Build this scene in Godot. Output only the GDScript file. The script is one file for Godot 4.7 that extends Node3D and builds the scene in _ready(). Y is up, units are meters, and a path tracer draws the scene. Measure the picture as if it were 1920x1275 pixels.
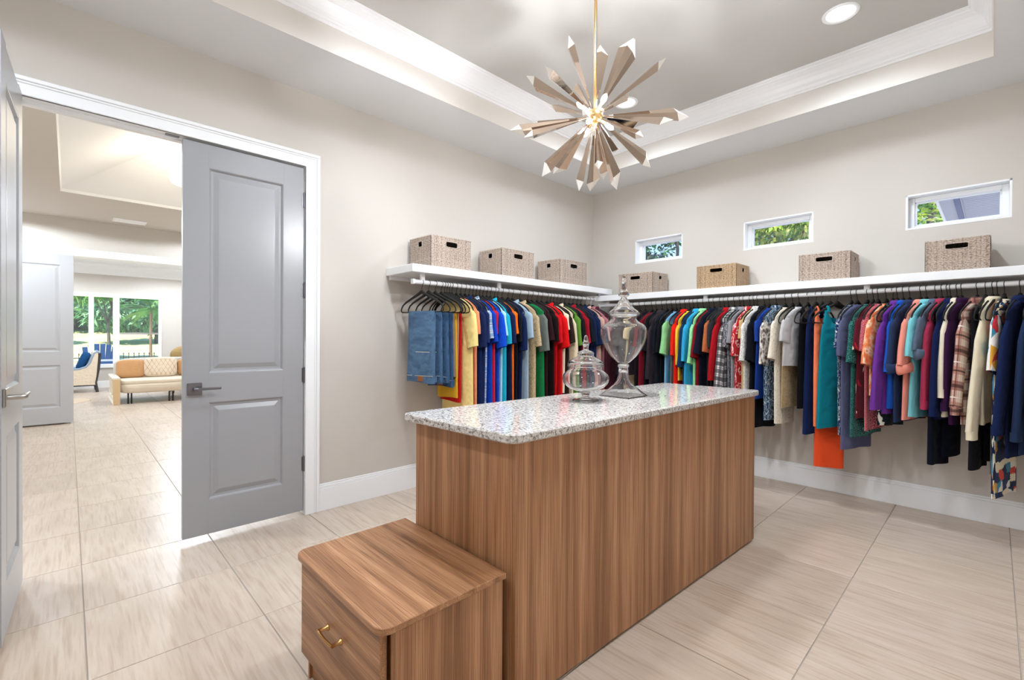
extends Node3D
# A walk-in wardrobe with a wooden island, clothes on two rods, and a view through double doors to further rooms.
# The corner of the two clothes walls is the origin; x runs along the window wall, z along the door wall, y is up.

var M := {}
var used := {}
var rng := RandomNumberGenerator.new()

const CEIL := 2.88
const TOP := 3.175
const RX := 3.79
const RZ := 6.0

# ---------------------------------------------------------------- helpers: names and nodes
func numbered(parent: Node, called: String) -> String:
	var key := str(parent.get_instance_id()) + called
	var n: int = used.get(key, -1) + 1
	used[key] = n
	return called if n == 0 else "%s_%03d" % [called, n]

func thing(called: String, label: String, category: String, at := Vector3.ZERO, turn := 0.0, group := "") -> Node3D:
	var o := Node3D.new()
	o.name = numbered(self, called)
	add_child(o, true)
	o.position = at
	o.rotation.y = turn
	tag(o, label, category, group)
	return o

func tag(o: Node, label: String, category: String, group := "") -> void:
	o.set_meta("label", label)
	if category != "":
		o.set_meta("category", category)
	if group != "":
		o.set_meta("group", group)

func put(called: String, mesh: Mesh, m: Material, parent: Node, at := Vector3.ZERO) -> MeshInstance3D:
	var o := MeshInstance3D.new()
	o.name = numbered(parent, called)
	o.mesh = mesh
	o.material_override = m
	parent.add_child(o, true)
	o.position = at
	return o

func done(st: SurfaceTool) -> ArrayMesh:
	st.generate_normals()
	return st.commit()

func obj(called: String, st: SurfaceTool, m: Material, parent: Node = self) -> MeshInstance3D:
	return put(called, done(st), m, parent)

func struct(called: String, st: SurfaceTool, m: Material, label := "") -> MeshInstance3D:
	var o := obj(called, st, m, self)
	o.set_meta("kind", "structure")
	if label != "":
		o.set_meta("label", label)
	return o

func structure_root(called: String, label: String, at := Vector3.ZERO) -> Node3D:
	var o := Node3D.new()
	o.name = numbered(self, called)
	add_child(o, true)
	o.position = at
	o.set_meta("kind", "structure")
	o.set_meta("label", label)
	return o

func mb() -> SurfaceTool:
	var st := SurfaceTool.new()
	st.begin(Mesh.PRIMITIVE_TRIANGLES)
	st.set_smooth_group(-1)
	return st

# ---------------------------------------------------------------- helpers: shapes
func tri(st: SurfaceTool, a: Vector3, b: Vector3, c: Vector3, out: Vector3) -> void:
	if (b - a).cross(c - a).dot(out) > 0.0:
		var t := b
		b = c
		c = t
	for p: Vector3 in [a, b, c]:
		st.set_uv(Vector2(p.x + p.z, p.y))
		st.add_vertex(p)

func poly(st: SurfaceTool, pts: Array, out: Vector3) -> void:
	for i in range(1, pts.size() - 1):
		tri(st, pts[0], pts[i], pts[i + 1], out)

func bx(st: SurfaceTool, c: Vector3, s: Vector3, b := 0.003, q := Basis()) -> void:
	st.set_smooth_group(-1)
	var h := s * 0.5
	b = minf(b, minf(h.x, minf(h.y, h.z)) * 0.8)
	for ax in 3:
		var u := (ax + 1) % 3
		var v := (ax + 2) % 3
		for sg: float in [-1.0, 1.0]:
			var pts := []
			for k: Array in [[-1, -1], [1, -1], [1, 1], [-1, 1]]:
				var p := Vector3.ZERO
				p[ax] = sg * h[ax]
				p[u] = k[0] * (h[u] - b)
				p[v] = k[1] * (h[v] - b)
				pts.append(c + q * p)
			var o := Vector3.ZERO
			o[ax] = sg
			poly(st, pts, q * o)
		if b <= 0.0:
			continue
		for su: float in [-1.0, 1.0]:
			for sv: float in [-1.0, 1.0]:
				var pts := []
				for k: Array in [[0, -1], [0, 1], [1, 1], [1, -1]]:
					var p := Vector3.ZERO
					p[ax] = k[1] * (h[ax] - b)
					p[u] = su * (h[u] - (b if k[0] == 1 else 0.0))
					p[v] = sv * (h[v] - (0.0 if k[0] == 1 else b))
					pts.append(c + q * p)
				var o := Vector3.ZERO
				o[u] = su
				o[v] = sv
				poly(st, pts, q * o)
	if b > 0.0:
		for k in 8:
			var sg := Vector3(1 if k & 1 else -1, 1 if k & 2 else -1, 1 if k & 4 else -1)
			var pts := []
			for ax in 3:
				var p := sg * (h - Vector3(b, b, b))
				p[ax] = sg[ax] * h[ax]
				pts.append(c + q * p)
			poly(st, pts, q * sg)

func bxx(st: SurfaceTool, x0: float, x1: float, y0: float, y1: float, z0: float, z1: float, b := 0.0) -> void:
	bx(st, Vector3((x0 + x1) / 2, (y0 + y1) / 2, (z0 + z1) / 2), Vector3(absf(x1 - x0), absf(y1 - y0), absf(z1 - z0)), b)

# a smooth sheet of nu by nv quads; f(u, v) gives the points, us and vs scale the texture coordinates
func grid(st: SurfaceTool, nu: int, nv: int, f: Callable, us := 1.0, vs := 1.0, flip := false, group := 0) -> void:
	st.set_smooth_group(group)
	var p := PackedVector3Array()
	for j in nv + 1:
		for i in nu + 1:
			p.append(f.call(float(i) / nu, float(j) / nv))
	for j in nv:
		for i in nu:
			var a := j * (nu + 1) + i
			var q := [a, a + 1, a + nu + 2, a + nu + 1]
			if flip:
				q.reverse()
			for k: int in [0, 1, 2, 0, 2, 3]:
				var n: int = q[k]
				st.set_uv(Vector2(float(n % (nu + 1)) / nu * us, float(n / (nu + 1)) / nv * vs))
				st.add_vertex(p[n])

func lathe(st: SurfaceTool, prof: Array, seg := 32, at := Vector3.ZERO, flip := false) -> void:
	grid(st, seg, prof.size() - 1, func(u: float, v: float) -> Vector3:
		var p: Vector2 = prof[roundi(v * (prof.size() - 1))]
		var a := u * TAU if u < 0.9999 else 0.0
		return at + Vector3(cos(a) * p.x, p.y, sin(a) * p.x), 1.0, 1.0, flip)

# a round bar swept along points; radii may differ along it
func tube(st: SurfaceTool, pts: Array, r: Variant, seg := 8, flat := 1.0) -> void:
	var n := pts.size()
	var frames := []
	var side := Vector3.ZERO
	for i in n:
		var d: Vector3 = (pts[mini(i + 1, n - 1)] - pts[maxi(i - 1, 0)]).normalized()
		if side == Vector3.ZERO:
			side = d.cross(Vector3.FORWARD if absf(d.z) < 0.8 else Vector3.UP).normalized()
		else:
			side = (side - d * side.dot(d)).normalized()
		frames.append([side, d.cross(side)])
	grid(st, seg, n - 1, func(u: float, v: float) -> Vector3:
		var i := roundi(v * (n - 1))
		var rr: float = r[i] if r is Array else r
		var a := u * TAU if u < 0.9999 else 0.0
		return pts[i] + frames[i][0] * cos(a) * rr + frames[i][1] * sin(a) * rr * flat, 1.0, 1.0, true)
	for e: int in [0, n - 1]:
		var rr: float = r[e] if r is Array else r
		if rr < 0.0005:
			continue
		var ring := []
		for k in seg:
			var a := TAU * k / seg
			ring.append(pts[e] + frames[e][0] * cos(a) * rr + frames[e][1] * sin(a) * rr * flat)
		st.set_smooth_group(-1)
		poly(st, ring, pts[e] - pts[1 if e == 0 else n - 2])

func bar(st: SurfaceTool, a: Vector3, b: Vector3, r: float, seg := 8) -> void:
	tube(st, [a, b], r, seg)

# an upright prism over a flat outline, with a small chamfer round its top and bottom edges
func slab(st: SurfaceTool, outline: PackedVector2Array, y0: float, y1: float, b: float) -> void:
	var ins := Geometry2D.offset_polygon(outline, -b)
	var inner: PackedVector2Array = ins[0]
	st.set_smooth_group(-1)
	var mid := Vector3.ZERO
	for p in outline:
		mid += Vector3(p.x, 0, p.y) / outline.size()
	var n := outline.size()
	var near := PackedVector2Array()
	for p in outline:
		var best := inner[0]
		for q in inner:
			if q.distance_to(p) < best.distance_to(p):
				best = q
		near.append(best)
	for i in n:
		var j := (i + 1) % n
		var a := outline[i]
		var c := outline[j]
		var out := Vector3(a.x + c.x, 0, a.y + c.y) / 2 - mid
		poly(st, [Vector3(a.x, y0 + b, a.y), Vector3(c.x, y0 + b, c.y), Vector3(c.x, y1 - b, c.y), Vector3(a.x, y1 - b, a.y)], out)
		for e: Array in [[y1 - b, y1, 1.0], [y0 + b, y0, -1.0]]:
			poly(st, [Vector3(a.x, e[0], a.y), Vector3(c.x, e[0], c.y), Vector3(near[j].x, e[1], near[j].y), Vector3(near[i].x, e[1], near[i].y)], out.normalized() + Vector3(0, e[2], 0))
			tri(st, Vector3(mid.x, e[1], mid.z), Vector3(near[i].x, e[1], near[i].y), Vector3(near[j].x, e[1], near[j].y), Vector3(0, e[2], 0))

func rounded_rect(x0: float, x1: float, z0: float, z1: float, r: Array, seg := 6) -> PackedVector2Array:
	var out := PackedVector2Array()
	var cs := [[x1, z1, 0.0, r[0]], [x0, z1, 90.0, r[1]], [x0, z0, 180.0, r[2]], [x1, z0, 270.0, r[3]]]
	for c: Array in cs:
		var rr: float = maxf(c[3], 0.002)
		var cx: float = c[0] - rr * (1 if c[0] == x1 else -1)
		var cz: float = c[1] - rr * (1 if c[1] == z1 else -1)
		for k in seg + 1:
			var a := deg_to_rad(c[2] + 90.0 * k / seg)
			out.append(Vector2(cx + cos(a) * rr, cz + sin(a) * rr))
	return out

# a moulding that runs round the inside of a rectangle; profile points are (inset, height)
func ring_profile(st: SurfaceTool, x0: float, x1: float, z0: float, z1: float, prof: Array) -> void:
	st.set_smooth_group(-1)
	for side in 4:
		for k in prof.size() - 1:
			var q := []
			for e: Array in [[prof[k], 0], [prof[k], 1], [prof[k + 1], 1], [prof[k + 1], 0]]:
				var i: float = e[0].x
				var cs := [Vector2(x0 + i, z0 + i), Vector2(x1 - i, z0 + i), Vector2(x1 - i, z1 - i), Vector2(x0 + i, z1 - i)]
				var c: Vector2 = cs[(side + e[1]) % 4]
				q.append(Vector3(c.x, e[0].y, c.y))
			var inward: Vector3 = [Vector3(0, 0, 1), Vector3(-1, 0, 0), Vector3(0, 0, -1), Vector3(1, 0, 0)][side]
			var dir: Vector2 = prof[k + 1] - prof[k]
			poly(st, q, inward * dir.y - Vector3.UP * dir.x)

# ---------------------------------------------------------------- helpers: materials
func mat(key: String, hexes: String, rough := 0.6, metal := 0.0) -> StandardMaterial3D:
	var m := StandardMaterial3D.new()
	m.resource_name = key
	m.albedo_color = Color(hexes)
	m.roughness = rough
	m.metallic = metal
	M[key] = m
	return m

func ntex(sd: int, freq: float, ramp: Array, size := 256, kind := FastNoiseLite.TYPE_SIMPLEX_SMOOTH, oct := 3, hard := false, cell := -1, warp := 0.0) -> NoiseTexture2D:
	var n := FastNoiseLite.new()
	n.seed = sd
	n.frequency = freq
	n.noise_type = kind
	n.fractal_type = FastNoiseLite.FRACTAL_FBM if oct > 1 else FastNoiseLite.FRACTAL_NONE
	n.fractal_octaves = oct
	if cell >= 0:
		n.cellular_return_type = cell
		n.cellular_jitter = 1.0
	if warp > 0.0:
		n.domain_warp_enabled = true
		n.domain_warp_amplitude = warp
		n.domain_warp_frequency = freq * 0.8
	var t := NoiseTexture2D.new()
	t.width = size
	t.height = size
	t.seamless = not hard
	t.seamless_blend_skirt = 0.15
	t.normalize = true
	t.noise = n
	if ramp.size():
		var g := Gradient.new()
		var off := PackedFloat32Array()
		var col := PackedColorArray()
		for r: Array in ramp:
			off.append(r[0])
			col.append(Color(r[1]))
		g.offsets = off
		g.colors = col
		if hard:
			g.interpolation_mode = Gradient.GRADIENT_INTERPOLATE_CONSTANT
		t.color_ramp = g
	return t

func cloth(key: String, hexes: String, tex: Texture2D = null, rep := 1.0) -> StandardMaterial3D:
	if M.has(key):
		return M[key]
	var m := mat(key, hexes, 0.9)
	m.rim_enabled = true
	m.rim = 0.25
	m.rim_tint = 0.6
	m.metallic_specular = 0.25
	if tex:
		m.albedo_texture = tex
		m.uv1_scale = Vector3(rep, rep, rep)
	m.normal_enabled = true
	m.normal_texture = M_tex.weave
	m.normal_scale = 0.35
	return m

var M_tex := {}

func plaid(base: String, stripes: Array) -> ImageTexture:
	var im := Image.create(128, 128, false, Image.FORMAT_RGB8)
	im.fill(Color(base))
	for pass_y in 2:
		for s: Array in stripes:
			var c := Color(s[2])
			for w: int in range(s[0], s[1]):
				for l in 128:
					var x: int = l if pass_y else w
					var y: int = w if pass_y else l
					im.set_pixel(x, y, im.get_pixel(x, y).lerp(c, s[3]))
	return ImageTexture.create_from_image(im)

func make_materials() -> void:
	M_tex.weave = ntex(5, 0.25, [], 128, FastNoiseLite.TYPE_VALUE, 2)
	M_tex.weave.as_normal_map = true
	M_tex.weave.bump_strength = 2.0
	var plaster := ntex(9, 0.08, [], 256, FastNoiseLite.TYPE_SIMPLEX, 3)
	plaster.as_normal_map = true
	plaster.bump_strength = 1.0
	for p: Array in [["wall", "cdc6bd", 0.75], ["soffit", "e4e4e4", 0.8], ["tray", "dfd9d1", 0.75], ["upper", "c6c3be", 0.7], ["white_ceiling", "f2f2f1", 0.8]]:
		var m := mat(p[0], p[1], p[2])
		m.normal_enabled = true
		m.normal_texture = plaster
		m.normal_scale = 0.05
		m.uv1_triplanar = true
		m.uv1_world_triplanar = true
		m.uv1_scale = Vector3(3, 3, 3)
	mat("trim", "f4f4f4", 0.35)
	mat("shelf", "f5f5f5", 0.35)
	mat("door", "9f9fa1", 0.28)
	mat("door_far", "b8b8ba", 0.45)
	mat("nickel", "b9b6b0", 0.28, 1.0)
	mat("steel", "87858a", 0.35, 1.0)
	mat("brass", "c99b62", 0.25, 1.0)
	mat("gold", "e3bd84", 0.18, 1.0)
	mat("mirror", "c9b6a6", 0.04, 1.0)
	var tp := mat("spike_tip", "fbf6ee", 0.2)
	tp.clearcoat_enabled = true
	tp.clearcoat = 0.6
	mat("hanger", "15120f", 0.7)
	mat("hook", "3a3634", 0.35, 1.0)
	mat("grout", "b5aaa0", 0.85)
	mat("black", "141416", 0.5)
	mat("leg_dark", "3a3836", 0.5)
	# wood laminate: long soft bands and fine dark grain lines, upright or level
	var bands := ntex(21, 0.012, [[0.0, "8f6544"], [0.32, "aa7b55"], [0.5, "bd8e67"], [0.62, "b2825c"], [0.8, "cd9f77"], [1.0, "9a6c48"]], 512, FastNoiseLite.TYPE_SIMPLEX, 4)
	var lines := ntex(22, 0.05, [[0.0, "94775f"], [0.33, "dccdc0"], [0.5, "ffffff"], [0.7, "f3ebe4"], [1.0, "b59c86"]], 512, FastNoiseLite.TYPE_SIMPLEX, 4)
	for p: Array in [["wood_up", Vector3(2.0, 0.035, 2.0), Vector3(9.0, 0.05, 9.0)], ["wood_level", Vector3(0.06, 2.4, 2.4), Vector3(0.09, 8.0, 8.0)]]:
		var m := mat(p[0], "ffffff", 0.42)
		m.albedo_texture = bands
		m.uv1_triplanar = true
		m.uv1_scale = p[1]
		m.detail_enabled = true
		m.detail_albedo = lines
		m.detail_blend_mode = BaseMaterial3D.BLEND_MODE_MUL
		m.detail_uv_layer = BaseMaterial3D.DETAIL_UV_2
		m.uv2_triplanar = true
		m.uv2_scale = p[2]
	# granite: pale ground, elongated grey and brown flecks
	var g := mat("granite", "ffffff", 0.07)
	g.albedo_texture = ntex(31, 0.045, [[0.0, "6e655f"], [0.25, "988f88"], [0.38, "cdc7c1"], [0.55, "e6e2dd"], [0.75, "dad4ce"], [1.0, "a69c94"]], 512, FastNoiseLite.TYPE_SIMPLEX, 4)
	g.uv1_triplanar = true
	g.uv1_scale = Vector3(1.3, 2.0, 2.6)
	g.detail_enabled = true
	g.detail_albedo = ntex(32, 0.07, [[0.0, "7d766f"], [0.24, "b3ada6"], [0.34, "ffffff"], [1.0, "ffffff"]], 512, FastNoiseLite.TYPE_SIMPLEX, 3)
	g.detail_blend_mode = BaseMaterial3D.BLEND_MODE_MUL
	g.detail_uv_layer = BaseMaterial3D.DETAIL_UV_2
	g.uv2_triplanar = true
	g.uv2_scale = Vector3(2.0, 2.2, 4.0)
	# floor tiles: sandy stone with veins along x
	var sand := ntex(41, 0.012, [[0.0, "d2c4b7"], [0.4, "dacdc0"], [0.6, "dfd3c8"], [1.0, "d6c8ba"]], 512, FastNoiseLite.TYPE_SIMPLEX, 5)
	var vein := ntex(42, 0.02, [[0.0, "e2d8d0"], [0.3, "f5f1ed"], [0.5, "ffffff"], [0.7, "fcfaf8"], [1.0, "ebe4dd"]], 512, FastNoiseLite.TYPE_SIMPLEX, 5)
	for k in 6:
		var m := mat("tile%d" % k, ["f3ece4", "eee8e0", "f3ede5", "ebe5de", "f1eae1", "efe9e3"][k], 0.32)
		m.albedo_texture = sand
		m.uv1_triplanar = true
		m.uv1_scale = Vector3(0.20, 1, 0.9)
		m.uv1_offset = Vector3(k * 0.37, 0.0, k * 0.23)
		m.detail_enabled = true
		m.detail_albedo = vein
		m.detail_blend_mode = BaseMaterial3D.BLEND_MODE_MUL
		m.detail_uv_layer = BaseMaterial3D.DETAIL_UV_2
		m.uv2_triplanar = true
		m.uv2_scale = Vector3(0.16, 1, 2.4)
		m.uv2_offset = Vector3(k * 0.29, 0.0, k * 0.41)
	# basket weave colours
	var weave := ntex(51, 0.09, [[0.0, "3d3028"], [0.28, "7d6b5d"], [0.42, "c0b2a6"], [0.6, "dcd1c7"], [0.78, "b3a294"], [1.0, "5e4e42"]], 256, FastNoiseLite.TYPE_SIMPLEX, 3)
	for p: Array in [["basket", "fffaf6"], ["basket_tan", "ffe9c8"]]:
		var m := mat(p[0], p[1], 0.85)
		m.albedo_texture = weave
		m.uv1_triplanar = true
		m.uv1_scale = Vector3(2.1, 7, 2.1)
	mat("basket_inside", "150d08", 0.9)
	# glass
	var gl := mat("jar_glass", "ffffff", 0.0)
	gl.albedo_color = Color(1, 1, 1, 0.0)
	gl.refraction_enabled = true
	gl.refraction_scale = 0.05
	var pane := mat("pane", "ffffff", 0.02)
	pane.albedo_color = Color(1, 1, 1, 0.03)
	pane.metallic_specular = 0.12
	pane.transparency = BaseMaterial3D.TRANSPARENCY_ALPHA
	for p: Array in [["lamp_white", "ffffff", 3.0], ["lamp_warm", "fff0c8", 0.85], ["bulb", "fff0d8", 3.0]]:
		var m := mat(p[0], "ffffff", 0.4)
		m.emission_enabled = true
		m.emission = Color(p[1])
		m.emission_energy_multiplier = p[2]
	# upholstery
	cloth("cream_fabric", "e3d3bd")
	cloth("sand_fabric", "c99a6c")
	cloth("grey_fabric", "c9c5bf")
	cloth("blue_fabric", "1d4a78")
	cloth("olive_fabric", "a58a5e")
	mat("cream_wood", "ece3d3", 0.5)
	mat("oak", "d9b98c", 0.5)
	mat("piping", "8fa0b4", 0.6)
	mat("blue_paint", "1f5c9c", 0.5)
	# outdoors
	var lawn := mat("lawn", "ffffff", 0.95)
	lawn.albedo_texture = ntex(61, 0.02, [[0.0, "a9bd6c"], [0.5, "ccd493"], [1.0, "e3e3b0"]], 256, FastNoiseLite.TYPE_SIMPLEX, 4)
	lawn.uv1_triplanar = true
	lawn.uv1_world_triplanar = true
	lawn.uv1_scale = Vector3(0.12, 0.12, 0.05)
	mat("sand", "d9c3a0", 0.95)
	mat("sand_rug", "c9b39c", 0.95)
	mat("porch_grey", "b4b6c2", 0.6)
	mat("gravel", "8f9296", 0.95)
	mat("porch_plank", "aeb0c0", 0.55)
	mat("navy_paint", "0e2c78", 0.4)
	mat("bark", "6b5545", 0.9)
	mat("bark_grey", "4c4a48", 0.9)
	mat("iron", "2a2621", 0.6)
	var leaf := mat("leaf", "ffffff", 0.6)
	leaf.vertex_color_use_as_albedo = true
	leaf.backlight_enabled = true
	leaf.backlight = Color(0.7, 0.75, 0.4)
	leaf.cull_mode = BaseMaterial3D.CULL_DISABLED

# ---------------------------------------------------------------- the start: camera, sky, sun, room lights
func set_camera_and_light() -> void:
	var cam := Camera3D.new()
	cam.name = "camera"
	var yaw := 0.8062
	var pit := -0.0060
	var rol := 0.0055
	var fwd := Vector3(-sin(yaw) * cos(pit), sin(pit), -cos(yaw) * cos(pit))
	var r0 := Vector3(cos(yaw), 0, -sin(yaw))
	var u0 := r0.cross(fwd)
	var right := r0 * cos(rol) + u0 * sin(rol)
	var up := -r0 * sin(rol) + u0 * cos(rol)
	cam.transform = Transform3D(Basis(right, up, -fwd), Vector3(3.2517, 1.22, 4.4227))
	cam.fov = rad_to_deg(2.0 * atan(637.5 / 866.53))
	cam.near = 0.05
	cam.far = 300.0
	add_child(cam)
	var env := Environment.new()
	env.background_mode = Environment.BG_SKY
	var sky := Sky.new()
	var sm := ProceduralSkyMaterial.new()
	sm.sky_top_color = Color(0.30, 0.55, 0.86)
	sm.sky_horizon_color = Color(0.78, 0.88, 0.96)
	sm.ground_horizon_color = Color(0.70, 0.74, 0.70)
	sm.ground_bottom_color = Color(0.35, 0.38, 0.30)
	sm.sky_energy_multiplier = 1.3
	sky.sky_material = sm
	env.sky = sky
	env.background_energy_multiplier = 1.0
	env.tonemap_mode = Environment.TONE_MAPPER_LINEAR
	env.tonemap_exposure = 1.29
	env.sdfgi_enabled = true
	env.ssao_enabled = true
	env.ssil_enabled = true
	var we := WorldEnvironment.new()
	we.name = "environment"
	we.environment = env
	add_child(we)
	var sun := DirectionalLight3D.new()
	sun.name = "sun"
	sun.light_color = Color(1.0, 0.95, 0.86)
	sun.light_energy = 3.2
	sun.light_angular_distance = 0.6
	sun.shadow_enabled = true
	sun.sky_mode = DirectionalLight3D.SKY_MODE_LIGHT_ONLY
	add_child(sun)
	sun.look_at_from_position(Vector3(40, 75, 50), Vector3.ZERO)

const CAN := 1.32        # wardrobe ceiling lights
const CAN_HALL := 2.0    # next room
const CAN_SIT := 2.3     # sitting room
const BULB := 0.31

# a round recessed ceiling light: trim ring, glowing lens and its light
func ceiling_light(label: String, at: Vector3, energy: float, blend := 0.9, col := Color(0.90, 0.95, 1.0)) -> void:
	var t := thing("recessed_light", label, "ceiling light", at, 0.0, "recessed ceiling lights")
	var st := mb()
	lathe(st, [Vector2(0.095, 0.0), Vector2(0.094, -0.006), Vector2(0.088, -0.008), Vector2(0.074, -0.004), Vector2(0.072, 0.0)], 32)
	obj("trim_ring", st, M.trim, t)
	st = mb()
	lathe(st, [Vector2(0.0, -0.004), Vector2(0.04, -0.004), Vector2(0.0735, -0.003), Vector2(0.0735, 0.0)], 32)
	obj("lens", st, M.lamp_white, t)
	var l := SpotLight3D.new()
	l.name = "light"
	l.spot_angle = 86.0
	l.spot_angle_attenuation = blend
	l.spot_range = 15.0
	l.spot_attenuation = 2.0
	l.light_size = 0.07
	l.light_energy = energy
	l.light_color = col
	l.shadow_enabled = true
	t.add_child(l)
	l.position = Vector3(0, -0.09, 0)
	l.rotation.x = -PI / 2

func all_ceiling_lights() -> void:
	ceiling_light("round recessed light in the tray ceiling near the window wall, far from the door wall", Vector3(2.6, TOP, 1.08), CAN)
	ceiling_light("round recessed light in the tray ceiling near the corner, behind the starburst chandelier", Vector3(1.12, TOP, 1.08), CAN)
	for z: float in [3.0, 4.9]:
		var row := "over the island middle" if z < 4.0 else "behind the drawer bench"
		ceiling_light("round recessed light of the tray ceiling nearer the doorway, " + row, Vector3(1.12, TOP, z), CAN)
		ceiling_light("round recessed light of the tray ceiling away from the doorway, " + row, Vector3(2.6, TOP, z), CAN)
	var k := 0
	for p: Vector3 in [Vector3(-0.7, 2.83, 2.4), Vector3(-0.7, 2.83, 5.0), Vector3(-4.7, 2.83, 5.3), Vector3(-4.7, 2.83, 2.3)]:
		ceiling_light("round recessed light in the next room's soffit, " + ["behind the closed grey door", "by the open grey door", "above the folded back pale door", "on the vent's side"][k], p, CAN_HALL, 0.05)
		k += 1
	k = 0
	for p: Vector3 in [Vector3(-7.2, 2.85, 5.2), Vector3(-7.2, 2.85, 2.6), Vector3(-9.6, 2.85, 5.2), Vector3(-9.6, 2.85, 2.6)]:
		ceiling_light("round recessed light in the sitting room ceiling, " + ["past the folded back door", "above the daybed", "above the cream armchair", "above the rounded olive seat"][k], p, CAN_SIT, 0.3)
		k += 1

func _ready() -> void:
	rng.seed = 7
	set_camera_and_light()
	make_materials()
	all_ceiling_lights()
	build_shell()
	build_floor()
	build_doors()
	build_windows()
	build_island()
	build_shelves()
	build_clothes()
	build_baskets()
	build_jars()
	build_chandelier()
	build_far_rooms()
	build_outdoors()

# ---------------------------------------------------------------- setting
func build_shell() -> void:
	# door wall (x = 0), opening z 3.27..4.595, y 0..2.37
	var st := mb()
	bxx(st, -0.13, 0, 0, CEIL + 0.4, -0.16, 3.262)
	bxx(st, -0.13, 0, 0, CEIL + 0.4, 4.605, RZ + 0.16)
	bxx(st, -0.13, 0, 2.385, CEIL + 0.4, 3.262, 4.605)
	struct("wall_left", st, M.wall, "greige wall with the double doorway")
	# window wall (z = 0) round three small openings
	st = mb()
	var xs := [0.0, 0.56, 1.092, 1.67, 2.216, 2.797, 3.327, RX + 0.16]
	for k in 7:
		if k % 2 == 0:
			bxx(st, xs[k], xs[k + 1], 0, CEIL + 0.4, -0.16, 0)
		else:
			bxx(st, xs[k], xs[k + 1], 0, 2.018, -0.16, 0)
			bxx(st, xs[k], xs[k + 1], 2.272, CEIL + 0.4, -0.16, 0)
	struct("wall_back", st, M.wall, "greige wall with three small high windows")
	st = mb()
	bxx(st, RX, RX + 0.16, 0, CEIL + 0.4, 0, RZ + 0.16)
	struct("wall_right", st, M.wall, "greige side wall")
	st = mb()
	bxx(st, 0, RX, 0, CEIL + 0.4, RZ, RZ + 0.16)
	struct("wall_front", st, M.wall, "greige wall opposite the windows")
	# tray ceiling: soffit ring, raised faces, crown, upper ceiling
	var a := 0.55
	var b := 3.242
	var c := 0.516
	var d := RZ - 0.52
	var root := structure_root("ceiling", "tray ceiling with a pale soffit and a grey raised field")
	st = mb()
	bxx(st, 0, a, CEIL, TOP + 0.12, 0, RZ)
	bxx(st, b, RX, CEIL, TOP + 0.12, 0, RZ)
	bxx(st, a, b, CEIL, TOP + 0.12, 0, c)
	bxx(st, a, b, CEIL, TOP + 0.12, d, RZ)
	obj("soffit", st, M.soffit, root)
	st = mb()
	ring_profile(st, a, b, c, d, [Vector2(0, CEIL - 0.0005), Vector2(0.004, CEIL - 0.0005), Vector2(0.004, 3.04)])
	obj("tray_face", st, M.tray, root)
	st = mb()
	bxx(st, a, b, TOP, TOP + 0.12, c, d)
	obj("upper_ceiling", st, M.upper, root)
	st = mb()
	ring_profile(st, a, b, c, d, [Vector2(0, 3.028), Vector2(0.012, 3.028), Vector2(0.014, 3.034), Vector2(0.014, 3.044), Vector2(0.022, 3.048), Vector2(0.026, 3.058), Vector2(0.03, 3.062), Vector2(0.034, 3.08), Vector2(0.046, 3.105), Vector2(0.064, 3.128), Vector2(0.088, 3.145), Vector2(0.098, 3.149), Vector2(0.1, 3.156), Vector2(0.108, 3.158), Vector2(0.11, TOP)])
	struct("trim_1", st, M.trim, "white crown moulding round the tray ceiling")
	# baseboards
	st = mb()
	for s: Array in [[0.0, 3.172], [4.695, RZ]]:
		bxx(st, 0, 0.016, 0, 0.155, s[0], s[1], 0.001)
		bxx(st, 0, 0.011, 0.155, 0.175, s[0], s[1], 0.003)
		bxx(st, 0, 0.007, 0.175, 0.188, s[0], s[1], 0.003)
	struct("baseboard_left", st, M.trim, "tall white baseboard on the door wall")
	st = mb()
	bxx(st, 0, RX, 0, 0.145, 0, 0.016, 0.001)
	bxx(st, 0, RX, 0.145, 0.163, 0, 0.011, 0.003)
	bxx(st, 0, RX, 0.163, 0.175, 0, 0.007, 0.003)
	struct("baseboard_back", st, M.trim, "tall white baseboard under the windows")
	st = mb()
	bxx(st, RX - 0.016, RX, 0, 0.17, 0, RZ, 0.002)
	bxx(st, 0, RX, 0, 0.17, RZ - 0.016, RZ, 0.002)
	struct("baseboard_right", st, M.trim)
	# door casing (closet side) and jamb
	root = structure_root("trim_2", "white moulded casing round the double doorway")
	st = mb()
	for s: Array in [[3.172, 3.262, 1.0], [4.605, 4.695, -1.0]]:
		bxx(st, 0, 0.016, 0, 2.37, s[0], s[1], 0.001)
		var outer: float = s[0] if s[2] > 0 else s[1]
		bxx(st, 0, 0.0255, 0, 2.44, outer - 0.004, outer + 0.018 * s[2], 0.003)
		bxx(st, 0, 0.0205, 0, 2.43, outer + 0.018 * s[2], outer + 0.030 * s[2], 0.003)
		var inner: float = s[1] if s[2] > 0 else s[0]
		bxx(st, 0, 0.0185, 0, 2.372, inner - 0.012 * s[2], inner, 0.003)
	obj("casing_leg", st, M.trim, root)
	st = mb()
	bxx(st, 0, 0.016, 2.37, 2.455, 3.172, 4.695, 0.002)
	bxx(st, 0, 0.026, 2.44, 2.461, 3.168, 4.699, 0.003)
	bxx(st, 0, 0.021, 2.428, 2.44, 3.18, 4.69, 0.003)
	bxx(st, 0, 0.019, 2.37, 2.381, 3.262, 4.605, 0.003)
	obj("casing_head", st, M.trim, root)
	st = mb()
	bxx(st, -0.13, 0.0, 0, 2.385, 3.245, 3.264, 0.001)
	bxx(st, -0.13, 0.0, 0, 2.385, 4.603, 4.62, 0.001)
	bxx(st, -0.13, 0.0, 2.37, 2.39, 3.262, 4.605, 0.001)
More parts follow.
